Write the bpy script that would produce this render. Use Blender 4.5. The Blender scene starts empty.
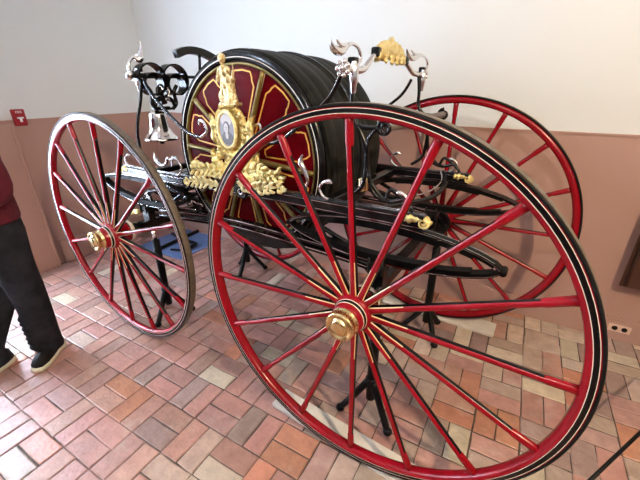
import bpy, math, random
from mathutils import Vector, Matrix, noise
R = random.Random(7)
PI = math.pi
sc = bpy.context.scene
col = sc.collection

# ------------------------------------------------------------------ camera
# room frame: origin in the corner, x along the back wall, y towards it, z up
cam = bpy.data.cameras.new('camera'); camo = bpy.data.objects.new('camera', cam); col.objects.link(camo)
cam.sensor_width = 36; cam.lens = 36 * 345.1 / 640; cam.clip_start = 0.02
camo.location = (3.703, -2.667, 1.590)
camo.rotation_euler = (PI / 2 - 0.4167, 0, 0.5154)
sc.camera = camo
sc.view_settings.view_transform = 'Standard'; sc.view_settings.look = 'None'
sc.view_settings.gamma = 1; sc.view_settings.exposure = 0.45
sc.view_settings.use_curve_mapping = False

# ------------------------------------------------------------------ world and lights
w = bpy.data.worlds.new('daylight'); sc.world = w; w.use_nodes = True
bg = w.node_tree.nodes['Background']; bg.inputs[0].default_value = (0.70, 0.82, 1.0, 1); bg.inputs[1].default_value = 1.0

def area(name, loc, target, sx, sy, power, color, spread=PI):
    l = bpy.data.lights.new(name, 'AREA'); l.shape = 'RECTANGLE'; l.size = sx; l.size_y = sy
    l.energy = power; l.color = color; l.spread = spread
    o = bpy.data.objects.new(name, l); col.objects.link(o); o.location = loc
    o.rotation_euler = (Vector(target) - Vector(loc)).to_track_quat('-Z', 'Y').to_euler()
    return o
def spot(name, loc, target, power, color, angle=100, size=0.035, blend=0.6):
    l = bpy.data.lights.new(name, 'SPOT'); l.energy = power; l.color = color
    l.spot_size = math.radians(angle); l.spot_blend = blend; l.shadow_soft_size = size
    o = bpy.data.objects.new(name, l); col.objects.link(o); o.location = loc
    o.rotation_euler = (Vector(target) - Vector(loc)).to_track_quat('-Z', 'Y').to_euler()
    return o
# daylight through the glazed doors of the left wall
area('door_daylight', (-0.20, -2.60, 1.25), (2.2, -2.3, 0.9), 1.6, 2.1, 215, (0.74, 0.84, 1.0))
# track lights below the ceiling, plus an added cool wash light
SPOTS = [((5.15, -2.75, 2.80), (3.5, -0.3, 0.9), 235, (1.0, 0.76, 0.48)),
         ((3.6, -3.3, 2.80), (3.2, -0.6, 0.9), 60, (1.0, 0.90, 0.80)),
         ((1.6, -2.6, 2.80), (2.2, -0.0, 2.1), 45, (0.66, 0.80, 1.0))]  # added cool lamp, aimed to tint the back wall daylight blue
for i, (lo, ta, po, co) in enumerate(SPOTS):
    spot('track_and_fill_light', lo, ta, po, co, 110)

# ------------------------------------------------------------------ materials
def mat(name, color, rough=0.5, metal=0.0, coat=0.0, noise_amt=0.0, nscale=20, bump=0.0, bscale=60, color2=None, detail=4):
    m = bpy.data.materials.new(name); m.use_nodes = True
    nt = m.node_tree; b = nt.nodes['Principled BSDF']
    b.inputs['Base Color'].default_value = (*color, 1); b.inputs['Roughness'].default_value = rough
    b.inputs['Metallic'].default_value = metal; b.inputs['Coat Weight'].default_value = coat
    b.inputs['Coat Roughness'].default_value = 0.08
    tc = nt.nodes.new('ShaderNodeTexCoord')
    if color2 is not None:
        n = nt.nodes.new('ShaderNodeTexNoise'); n.inputs['Scale'].default_value = nscale; n.inputs['Detail'].default_value = detail
        r = nt.nodes.new('ShaderNodeValToRGB')
        r.color_ramp.elements[0].color = (*color, 1); r.color_ramp.elements[1].color = (*color2, 1)
        r.color_ramp.elements[0].position = 0.5 - noise_amt; r.color_ramp.elements[1].position = 0.5 + noise_amt
        nt.links.new(tc.outputs['Object'], n.inputs['Vector']); nt.links.new(n.outputs['Fac'], r.inputs['Fac'])
        nt.links.new(r.outputs['Color'], b.inputs['Base Color'])
    if bump:
        n2 = nt.nodes.new('ShaderNodeTexNoise'); n2.inputs['Scale'].default_value = bscale; n2.inputs['Detail'].default_value = 6
        bp = nt.nodes.new('ShaderNodeBump'); bp.inputs['Strength'].default_value = bump; bp.inputs['Distance'].default_value = 0.01
        nt.links.new(tc.outputs['Object'], n2.inputs['Vector']); nt.links.new(n2.outputs['Fac'], bp.inputs['Height'])
        nt.links.new(bp.outputs['Normal'], b.inputs['Normal'])
    return m
M = {}
M['red'] = mat('red_lacquer', (0.23, 0.002, 0.008), 0.27, 0, 0.1, 0.25, 9, 0, 60, (0.29, 0.003, 0.010))
M['black'] = mat('black_lacquer', (0.003, 0.003, 0.004), 0.24, 0, 0.0)
M['spring'] = mat('black_spring_steel', (0.004, 0.004, 0.004), 0.42)
M['iron'] = mat('black_iron', (0.006, 0.006, 0.007), 0.40, 0.0)
M['pin'] = mat('cream_pinstripe', (0.72, 0.62, 0.52), 0.4)
M['tan'] = mat('tan_stripe', (0.70, 0.45, 0.22), 0.4)
M['tyre_side'] = mat('tyre_side', (0.012, 0.011, 0.011), 0.4)
M['tread'] = mat('worn_tread', (0.085, 0.066, 0.05), 0.5, 0.0, 0, 0.2, 40, 0.3, 80, (0.16, 0.125, 0.09))
M['brass'] = mat('polished_brass', (0.80, 0.61, 0.29), 0.22, 1.0)
M['gilt'] = mat('gilded_carving', (0.80, 0.58, 0.16), 0.30, 0.70, 0, 0.15, 50, 0.9, 70, (0.90, 0.76, 0.36))
M['pale_gilt'] = mat('pale_gilded_carving', (0.84, 0.74, 0.40), 0.34, 0.50, 0, 0.15, 50, 0.8, 70, (0.70, 0.54, 0.20))
M['statue'] = mat('aged_gilt_statuette', (0.38, 0.26, 0.09), 0.36, 0.6, 0, 0.12, 90, 0.4, 120, (0.85, 0.72, 0.42))
M['goldline'] = mat('gold_line', (0.78, 0.40, 0.07), 0.4, 0.2)
M['oldgold'] = mat('dull_gold_rim', (0.22, 0.16, 0.045), 0.35, 0.5)
M['silver'] = mat('polished_silver', (0.80, 0.77, 0.76), 0.16, 1.0)
M['bell'] = mat('bell_metal', (0.72, 0.64, 0.58), 0.14, 1.0)
M['maroon'] = mat('maroon_panel', (0.075, 0.001, 0.003), 0.30, 0, 0.0, 0.12, 6, 0, 60, (0.105, 0.001, 0.004))
M['cover'] = mat('black_rubber_cover', (0.008, 0.008, 0.007), 0.55, 0, 0, 0.25, 5, 0.2, 10, (0.024, 0.025, 0.020))
M['leather'] = mat('worn_leather_roller', (0.10, 0.08, 0.065), 0.45, 0, 0, 0.2, 30, 0.3, 60, (0.16, 0.13, 0.11))
M['white_board'] = mat('painted_board', (0.62, 0.58, 0.50), 0.6, 0, 0, 0.15, 12, 0.1, 60, (0.72, 0.68, 0.60))
M['upper'] = mat('off_white_wall_paint', (0.66, 0.69, 0.69), 0.75, 0, 0, 0.3, 1.2, 0.05, 90, (0.69, 0.72, 0.715))
M['dado'] = mat('mauve_dado_paint', (0.395, 0.240, 0.195), 0.5, 0, 0, 0.3, 2.0, 0.06, 60, (0.42, 0.255, 0.205))
M['ceiling'] = mat('ceiling_white', (0.72, 0.71, 0.69), 0.9)
M['white'] = mat('white_paint', (0.8, 0.8, 0.8), 0.5)
M['mortar'] = mat('dark_mortar', (0.06, 0.045, 0.038), 0.95, 0, 0, 0.2, 40, 0.4, 90, (0.12, 0.09, 0.075))
M['mat'] = mat('blue_mat', (0.10, 0.17, 0.36), 0.65, 0, 0, 0.2, 30, 0.2, 200, (0.13, 0.21, 0.42))
M['alarm'] = mat('alarm_red', (0.30, 0.012, 0.02), 0.4)
M['wood'] = mat('dark_walnut', (0.045, 0.018, 0.010), 0.35, 0, 0.3, 0.2, 9, 0.1, 40, (0.08, 0.03, 0.015))
M['outlet'] = mat('outlet_plate', (0.66, 0.46, 0.36), 0.4)
M['skin'] = mat('skin', (0.55, 0.32, 0.23), 0.5)
M['jacket'] = mat('dark_red_cloth', (0.085, 0.005, 0.014), 0.9, 0, 0, 0.2, 60, 0.4, 90, (0.12, 0.008, 0.02))
M['trousers'] = mat('charcoal_cloth', (0.012, 0.013, 0.018), 0.85, 0, 0, 0.2, 12, 0.4, 30, (0.028, 0.030, 0.040))
M['shoe'] = mat('black_shoe', (0.012, 0.012, 0.013), 0.6)
M['sole'] = mat('cream_sole', (0.72, 0.72, 0.55), 0.5)
M['hair'] = mat('brown_hair', (0.05, 0.03, 0.02), 0.6)
M['grey_photo'] = mat('portrait_ground', (0.26, 0.26, 0.30), 0.3)
M['photo_light'] = mat('portrait_light', (0.55, 0.53, 0.53), 0.4)
M['photo_dark'] = mat('portrait_dark', (0.13, 0.13, 0.15), 0.4)
M['glass'] = mat('window_glass', (0.9, 0.95, 1.0), 0.02)
for q, v in (('black', .42), ('iron', .15), ('maroon', .04), ('red', .35), ('cover', .07), ('tyre_side', .08), ('spring', .08), ('trousers', .2), ('shoe', .2)):
    M[q].node_tree.nodes['Principled BSDF'].inputs['Specular IOR Level'].default_value = v
M['glass'].node_tree.nodes['Principled BSDF'].inputs['Transmission Weight'].default_value = 1.0
M['glass'].node_tree.nodes['Principled BSDF'].inputs['IOR'].default_value = 1.02

def brick_mat():
    m = bpy.data.materials.new('brick_paving'); m.use_nodes = True
    nt = m.node_tree; b = nt.nodes['Principled BSDF']
    at = nt.nodes.new('ShaderNodeAttribute'); at.attribute_name = 'Col'
    tc = nt.nodes.new('ShaderNodeTexCoord')
    n = nt.nodes.new('ShaderNodeTexNoise'); n.inputs['Scale'].default_value = 14; n.inputs['Detail'].default_value = 7; n.inputs['Roughness'].default_value = 0.65
    nt.links.new(tc.outputs['Object'], n.inputs['Vector'])
    r = nt.nodes.new('ShaderNodeValToRGB'); r.color_ramp.elements[0].position = 0.3; r.color_ramp.elements[1].position = 0.72
    r.color_ramp.elements[0].color = (0.78, 0.76, 0.76, 1); r.color_ramp.elements[1].color = (1.18, 1.17, 1.15, 1)
    nt.links.new(n.outputs['Fac'], r.inputs['Fac'])
    mx = nt.nodes.new('ShaderNodeMixRGB'); mx.blend_type = 'MULTIPLY'; mx.inputs[0].default_value = 1
    nt.links.new(at.outputs['Color'], mx.inputs[1]); nt.links.new(r.outputs['Color'], mx.inputs[2])
    # pale lime bloom in blotches
    n3 = nt.nodes.new('ShaderNodeTexNoise'); n3.inputs['Scale'].default_value = 5.5; n3.inputs['Detail'].default_value = 8; n3.inputs['Roughness'].default_value = 0.7
    nt.links.new(tc.outputs['Object'], n3.inputs['Vector'])
    r3 = nt.nodes.new('ShaderNodeValToRGB'); r3.color_ramp.elements[0].position = 0.56; r3.color_ramp.elements[1].position = 0.74
    r3.color_ramp.elements[0].color = (0, 0, 0, 1); r3.color_ramp.elements[1].color = (0.6, 0.6, 0.6, 1)
    nt.links.new(n3.outputs['Fac'], r3.inputs['Fac'])
    mx2 = nt.nodes.new('ShaderNodeMixRGB'); nt.links.new(r3.outputs['Color'], mx2.inputs[0])
    nt.links.new(mx.outputs['Color'], mx2.inputs[1]); mx2.inputs[2].default_value = (0.52, 0.43, 0.34, 1)
    nt.links.new(mx2.outputs['Color'], b.inputs['Base Color'])
    n2 = nt.nodes.new('ShaderNodeTexNoise'); n2.inputs['Scale'].default_value = 45; n2.inputs['Detail'].default_value = 8
    nt.links.new(tc.outputs['Object'], n2.inputs['Vector'])
    bp = nt.nodes.new('ShaderNodeBump'); bp.inputs['Strength'].default_value = 0.5; bp.inputs['Distance'].default_value = 0.006
    nt.links.new(n2.outputs['Fac'], bp.inputs['Height']); nt.links.new(bp.outputs['Normal'], b.inputs['Normal'])
    b.inputs['Roughness'].default_value = 0.40
    return m
M['brick'] = brick_mat()

# ------------------------------------------------------------------ mesh helpers
def crom(pts, n=6, closed=False):
    """Catmull-Rom through pts; radii may ride along as a 4th component"""
    P = [tuple(p) for p in pts]; out = []
    N = len(P)
    rng = range(N) if closed else range(N - 1)
    for i in rng:
        if closed: a, b, c, d = P[(i - 1) % N], P[i], P[(i + 1) % N], P[(i + 2) % N]
        else: a, b, c, d = P[max(i - 1, 0)], P[i], P[i + 1], P[min(i + 2, N - 1)]
        for k in range(n):
            t = k / n
            out.append(tuple(0.5 * (2 * b[j] + (c[j] - a[j]) * t + (2 * a[j] - 5 * b[j] + 4 * c[j] - d[j]) * t * t + (3 * b[j] - a[j] - 3 * c[j] + d[j]) * t ** 3) for j in range(len(b))))
    if not closed: out.append(P[-1])
    return out

class MB:
    def __init__(s): s.v = []; s.f = []; s.m = []; s.sm = []
    def add(s, vs, fs, mi=0, smooth=True):
        o = len(s.v); s.v += [tuple(x) for x in vs]
        for i, f in enumerate(fs):
            s.f.append(tuple(o + q for q in f)); s.m.append(mi[i] if isinstance(mi, (list, tuple)) else mi); s.sm.append(smooth)
        return s
    def box(s, c, d, mi=0, rot=None, bev=0.0):
        x, y, z = d[0] / 2, d[1] / 2, d[2] / 2
        if bev <= 0:
            vs = [Vector((i * x, j * y, k * z)) for i in (-1, 1) for j in (-1, 1) for k in (-1, 1)]
            fs = [(0, 1, 3, 2), (4, 6, 7, 5), (0, 4, 5, 1), (2, 3, 7, 6), (0, 2, 6, 4), (1, 5, 7, 3)]
        else:
            bv = min(bev, x * .9, y * .9, z * .9); vs = []; idx = {}
            for i in (-1, 1):
                for j in (-1, 1):
                    for k in (-1, 1):
                        for ax in range(3):
                            p = [i * x, j * y, k * z]
                            for q in range(3):
                                if q != ax: p[q] -= (i, j, k)[q] * bv
                            idx[(i, j, k, ax)] = len(vs); vs.append(Vector(p))
            fs = []
            for ax in range(3):
                o1, o2 = (ax + 1) % 3, (ax + 2) % 3
                for sg in (-1, 1):
                    f = []
                    for (p, q) in ((-1, -1), (1, -1), (1, 1), (-1, 1)):
                        k_ = [0, 0, 0]; k_[ax] = sg; k_[o1] = p; k_[o2] = q; f.append(idx[(*k_, ax)])
                    fs.append(tuple(f if sg > 0 else f[::-1]))
                    # edges along ax
                for p in (-1, 1):
                    for q in (-1, 1):
                        e = []
                        for sg, a2 in ((-1, o1), (1, o1), (1, o2), (-1, o2)):
                            k_ = [0, 0, 0]; k_[ax] = sg; k_[o1] = p; k_[o2] = q; e.append(idx[(*k_, a2)])
                        fs.append(tuple(e if p * q > 0 else e[::-1]))
            for i in (-1, 1):
                for j in (-1, 1):
                    for k in (-1, 1):
                        t = (idx[(i, j, k, 0)], idx[(i, j, k, 1)], idx[(i, j, k, 2)])
                        fs.append(t if i * j * k > 0 else t[::-1])
        if rot is not None: vs = [rot @ v for v in vs]
        c = Vector(c)
        return s.add([v + c for v in vs], fs, mi, False)
    def sweep(s, path, prof, up=None, closed=False, scales=None, mi=0, smooth=True, cap=True):
        P = [Vector(p[:3]) for p in path]; N = len(P); K = len(prof); vs = []
        prevN = None
        for i in range(N):
            if closed: T = (P[(i + 1) % N] - P[(i - 1) % N])
            else: T = P[min(i + 1, N - 1)] - P[max(i - 1, 0)]
            T = T.normalized() if T.length > 1e-9 else Vector((0, 0, 1))
            if up is not None:
                U = Vector(up); B = (U - T * U.dot(T))
                if B.length < 1e-4: B = T.orthogonal()
                B.normalize(); Nn = B.cross(T)
            else:
                if prevN is None: Nn = T.orthogonal().normalized()
                else:
                    Nn = prevN - T * prevN.dot(T)
                    Nn = Nn.normalized() if Nn.length > 1e-6 else T.orthogonal().normalized()
                B = T.cross(Nn)
            prevN = Nn
            sc_ = scales[i] if scales else 1
            if not isinstance(sc_, (tuple, list)): sc_ = (sc_, sc_)
            for (a, b) in prof: vs.append(P[i] + Nn * (a * sc_[0]) + B * (b * sc_[1]))
        fs = []; ms = []
        for i in range(N if closed else N - 1):
            j = (i + 1) % N
            for k in range(K):
                l = (k + 1) % K
                fs.append((i * K + k, i * K + l, j * K + l, j * K + k)); ms.append(mi[k] if isinstance(mi, (list, tuple)) else mi)
        if cap and not closed:
            fs.append(tuple(range(K))[::-1]); fs.append(tuple((N - 1) * K + k for k in range(K)))
            m0 = mi[0] if isinstance(mi, (list, tuple)) else mi; ms += [m0, m0]
        return s.add(vs, fs, ms, smooth)
    def tube(s, pts, r, n=5, seg=8, mi=0, closed=False, flat=1.0):
        if not isinstance(r, (list, tuple)): q = [(*p[:3], r) for p in pts]
        else: q = [(*p[:3], rr) for p, rr in zip(pts, r)]
        q = crom(q, n, closed) if n > 1 else q
        prof = [(math.cos(2 * PI * k / seg), flat * math.sin(2 * PI * k / seg)) for k in range(seg)]
        return s.sweep(q, prof, closed=closed, scales=[max(p[3], 1e-4) for p in q], mi=mi)
    def lathe(s, prof, c=(0, 0, 0), axis='Z', seg=32, mi=0, smooth=True, closed_prof=False):
        """prof: list of (radius, height along axis)"""
        vs = []; fs = []; ms = []; K = len(prof)
        for i in range(seg):
            t = 2 * PI * i / seg; ct, st = math.cos(t), math.sin(t)
            for (r, h) in prof:
                if axis == 'Z': p = (r * ct, r * st, h)
                elif axis == 'Y': p = (r * ct, h, -r * st)
                else: p = (h, r * ct, r * st)
                vs.append((p[0] + c[0], p[1] + c[1], p[2] + c[2]))
        for i in range(seg):
            j = (i + 1) % seg
            for k in range(K if closed_prof else K - 1):
                l = (k + 1) % K
                fs.append((i * K + k, j * K + k, j * K + l, i * K + l)); ms.append(mi[k] if isinstance(mi, (list, tuple)) else mi)
        return s.add(vs, fs, ms, smooth)
    def ball(s, c, r, mi=0, seg=12, ring=8):
        if not isinstance(r, (tuple, list)): r = (r, r, r)
        vs = [(c[0], c[1], c[2] + r[2])]; fs = []
        for i in range(1, ring):
            th = PI * i / ring
            for k in range(seg):
                ph = 2 * PI * k / seg
                vs.append((c[0] + r[0] * math.sin(th) * math.cos(ph), c[1] + r[1] * math.sin(th) * math.sin(ph), c[2] + r[2] * math.cos(th)))
        vs.append((c[0], c[1], c[2] - r[2])); L = len(vs) - 1
        for k in range(seg):
            l = (k + 1) % seg
            fs.append((0, 1 + k, 1 + l))
            for i in range(ring - 2): fs.append((1 + i * seg + k, 1 + (i + 1) * seg + k, 1 + (i + 1) * seg + l, 1 + i * seg + l))
            fs.append((1 + (ring - 2) * seg + k, L, 1 + (ring - 2) * seg + l))
        return s.add(vs, fs, mi)
    def poly_prism(s, pts, axis_vec, mi=0):
        """pts 3-D polygon extruded along axis_vec"""
        A = Vector(axis_vec); n = len(pts); vs = [Vector(p) for p in pts] + [Vector(p) + A for p in pts]
        fs = [tuple(range(n))[::-1], tuple(range(n, 2 * n))] + [(i, (i + 1) % n, n + (i + 1) % n, n + i) for i in range(n)]
        return s.add(vs, fs, mi, False)
    def build(s, name, mats, parent=None, loc=None, label=None):
        me = bpy.data.meshes.new(name); me.from_pydata(s.v, [], s.f)
        if not isinstance(mats, (list, tuple)): mats = [mats]
        for m in mats: me.materials.append(m)
        me.polygons.foreach_set('material_index', s.m); me.polygons.foreach_set('use_smooth', s.sm)
        me.update()
        import bmesh
        bm = bmesh.new(); bm.from_mesh(me); bmesh.ops.recalc_face_normals(bm, faces=bm.faces); bm.to_mesh(me); bm.free()
        o = bpy.data.objects.new(name, me); col.objects.link(o)
        if parent: o.parent = parent
        if loc is not None: o.location = loc
        if label: o['label'] = label
        return o
def tag(o, label=None, cat=None, group=None, kind=None):
    if label: o['label'] = label
    if cat: o['category'] = cat
    if group: o['group'] = group
    if kind: o['kind'] = kind
    return o
def empty(name, loc=(0, 0, 0), rz=0):
    o = bpy.data.objects.new(name, None); col.objects.link(o); o.location = loc; o.rotation_euler = (0, 0, rz)
    o.empty_display_size = 0.1
    return o
def rep(o, parent=None, rot=None, loc=None):
    c = o.copy(); col.objects.link(c)
    if parent: c.parent = parent
    if rot is not None: c.rotation_euler = rot
    if loc is not None: c.location = loc
    return c
def copy_tree(o, parent):
    c = o.copy(); col.objects.link(c); c.parent = parent
    for ch in [q for q in bpy.data.objects if q.parent == o]: copy_tree(ch, c)
    return c

# ------------------------------------------------------------------ the room
RX, RY, RZ, DZ = 6.2, -5.2, 3.0, 1.336
def wall_box(name, x0, x1, y0, y1, holes=None):
    mb = MB()
    mb.box(((x0 + x1) / 2, (y0 + y1) / 2, DZ / 2), (x1 - x0, y1 - y0, DZ), 1)
    mb.box(((x0 + x1) / 2, (y0 + y1) / 2, (RZ + DZ) / 2), (x1 - x0, y1 - y0, RZ - DZ), 0)
    return tag(mb.build(name, [M['upper'], M['dado']]), kind='structure')
wall_box('wall_back', -0.15, RX + .15, 0, 0.15)
wall_box('wall_right', RX, RX + .15, RY, 0)
wall_box('wall_front', -0.15, RX + .15, RY - .15, RY)
# left wall with the opening of the glazed garden doors
WY0, WY1, WZ0, WZ1 = -3.45, -1.75, 0.0, 2.30
mb = MB()
def seg_box(y0, y1, z0, z1, mi): mb.box((-0.075, (y0 + y1) / 2, (z0 + z1) / 2), (0.15, y1 - y0, z1 - z0), mi)
for (y0, y1) in ((RY, WY0), (WY1, 0)):
    seg_box(y0, y1, 0, DZ, 1); seg_box(y0, y1, DZ, RZ, 0)
seg_box(WY0, WY1, WZ1, RZ, 0)
tag(mb.build('wall_left', [M['upper'], M['dado']]), kind='structure')
for n_, (y0, y1) in enumerate(((WY0 + .003, (WY0 + WY1) / 2 - .003), ((WY0 + WY1) / 2 + .003, WY1 - .003))):
    mb = MB()
    for y in (y0 + .05, y1 - .05): mb.box((-0.07, y, 1.145), (0.045, 0.10, 2.29))
    for z, h_ in ((.13, .24), (2.24, .10), (1.2, .05)): mb.box((-0.07, (y0 + y1) / 2, z), (0.044, y1 - y0 - .19, h_))
    dr = tag(mb.build('door_%d' % (n_ + 1), M['white']), kind='structure')
    MB().box((-0.07, (y0 + y1) / 2, 1.22), (0.006, y1 - y0 - .19, 1.96)).build('door_pane', M['glass'], dr)
    mb = MB(); yy = y1 - .05 if n_ == 0 else y0 + .05
    mb.tube([(-.05, yy, 1.02), (-.01, yy, 1.02), (-.005, yy + (-.06 if n_ == 0 else .06), 1.02)], .008, 4, 8); mb.build('door_handle', M['brass'], dr)
tag(MB().box((RX / 2, RY / 2, RZ + 0.05), (RX + .3, -RY + .3, 0.1)).build('ceiling', M['ceiling']), kind='structure')
# baseboards
mb = MB(); mb.box((RX / 2, -.009, .075), (RX, .018, .15)); mb.box((RX / 2, -.0055, .156), (RX, .011, .016))
tag(mb.build('baseboard_back', M['dado']), kind='structure')
mb = MB()
mb.box((0.009, -0.63, 0.1175), (0.018, 1.26, 0.235), 0, None, 0.004); tag(mb.build('baseboard_left', M['dado']), kind='structure')
# raised pilaster of the panelled dado, left
mb = MB()
mb.box((0.014, -1.525, DZ / 2 - .01), (0.028, .39, DZ - .02), 0, None, 0.004)
mb.box((0.020, -1.325, DZ / 2 - .01), (0.04, 0.022, DZ - .02), 0, None, 0.006)
tag(mb.build('trim_1', M['dado']), kind='structure')
mb = MB(); mb.box((RX / 2, -0.004, DZ), (RX, 0.008, 0.012)); mb.box((0.004, -0.70, DZ), (0.008, 1.4, 0.012))
tag(mb.build('trim_2', M['dado']), kind='structure')

# floor: basket-weave brick
def floor():
    m = 0.213; gap = 0.009
    vs = []; fs = []; cols = []
    pal = [((0.43, 0.235, 0.195), 6), ((0.45, 0.25, 0.20), 5), ((0.39, 0.235, 0.20), 4), ((0.32, 0.225, 0.195), 1.6), ((0.47, 0.22, 0.14), 1.6), ((0.52, 0.42, 0.32), 1.0), ((0.42, 0.31, 0.25), 1.6)]
    def pick(x, y):
        wts = [6, 5, 4, 1.2, 1.2, .6, 1.0]
        if x > 3.0 and y > -0.75: wts = [2, 2, 1, 2, 4, 7, 5]
        elif x > 2.6: wts = [4, 3, 2, 2.0, 4, 1.6, 3]
        c = R.choices([p[0] for p in pal], wts)[0]
        k = R.uniform(0.85, 1.15)
        return tuple(min(1, q * k * R.uniform(.96, 1.04)) for q in c)
    i0 = int(-2.499 / m) - 1; i1 = int((RX - 2.499) / m) + 1
    j0 = int((RY + 1.875) / m) - 1; j1 = int(1.875 / m) + 1
    for i in range(i0, i1 + 1):
        for j in range(j0, j1 + 1):
            x = 2.499 + i * m; y = -1.875 + j * m
            for k in range(2):
                if (i + j) % 2 == 0: a, b, c, d = x + k * m / 2, x + (k + 1) * m / 2, y - m, y
                else: a, b, c, d = x, x + m, y - m + k * m / 2, y - m + (k + 1) * m / 2
                a = max(a, 0.0); b = min(b, RX); d = min(d, 0.0); c = max(c, RY)
                if b - a < .02 or d - c < .02: continue
                g = gap * R.uniform(.25, 1.0) / 2
                z = R.uniform(-.0018, 0.0)
                jt = lambda s=.0022: R.uniform(-s, s)
                # ring of edge points: 4 corners cut + side midpoints for worn outline
                base = [(a + g, c + g), ((a + b) / 2, c + g), (b - g, c + g), (b - g, (c + d) / 2), (b - g, d - g), ((a + b) / 2, d - g), (a + g, d - g), (a + g, (c + d) / 2)]
                base = [(p[0] + jt(), p[1] + jt()) for p in base]
                cx, cy = (a + b) / 2, (c + d) / 2
                bv = 0.005
                top = []
                for p in base:
                    dx, dy = cx - p[0], cy - p[1]
                    top.append((p[0] + (bv if dx > .01 else -bv if dx < -.01 else 0), p[1] + (bv if dy > .01 else -bv if dy < -.01 else 0)))
                tz = [z + R.uniform(-.0008, .0008) for _ in top]
                o = len(vs); cc = pick(cx, cy)
                for p in base: vs.append((p[0], p[1], -0.012)); cols.append(cc)
                for p in base: vs.append((p[0], p[1], z - .003)); cols.append(cc)
                for p, t in zip(top, tz): vs.append((p[0], p[1], t)); cols.append(cc)
                for q in range(8):
                    r_ = (q + 1) % 8
                    fs.append((o + q, o + r_, o + 8 + r_, o + 8 + q)); fs.append((o + 8 + q, o + 8 + r_, o + 16 + r_, o + 16 + q))
                fs.append(tuple(o + 16 + q for q in range(8)))
    nb = len(fs)
    o = len(vs)
    vs += [(-.1, RY - .1, -0.006), (RX + .1, RY - .1, -0.006), (RX + .1, .1, -0.006), (-.1, .1, -0.006),
           (-.1, RY - .1, -0.08), (RX + .1, RY - .1, -0.08), (RX + .1, .1, -0.08), (-.1, .1, -0.08)]
    cols += [(0.1, .08, .07)] * 8
    fs += [(o, o + 1, o + 2, o + 3), (o + 7, o + 6, o + 5, o + 4), (o, o + 4, o + 5, o + 1), (o + 1, o + 5, o + 6, o + 2), (o + 2, o + 6, o + 7, o + 3), (o + 3, o + 7, o + 4, o)]
    me = bpy.data.meshes.new('floor'); me.from_pydata(vs, [], fs)
    me.materials.append(M['brick']); me.materials.append(M['mortar'])
    me.polygons.foreach_set('material_index', [0] * nb + [1] * 6)
    ca = me.color_attributes.new('Col', 'FLOAT_COLOR', 'POINT')
    ca.data.foreach_set('color', [q for c in cols for q in (*c, 1.0)])
    f = bpy.data.objects.new('floor', me); col.objects.link(f); tag(f, kind='structure')
floor()

# ------------------------------------------------------------------ carriage frame
CO = Vector((3.264, -1.683, 0.0)); CR = -0.0535
def L(a, b, z): return (-a, b, z)
def room(a, b, z=0.0):
    c, s = math.cos(CR), math.sin(CR); x, y = -a, b
    return (CO.x + c * x - s * y, CO.y + s * x + c * y, z)
car = empty('hose_carriage', CO, CR)
tag(car, 'antique fire hose carriage with four big red spoked wheels, black hose reel and gilded carvings', 'carriage')

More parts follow.
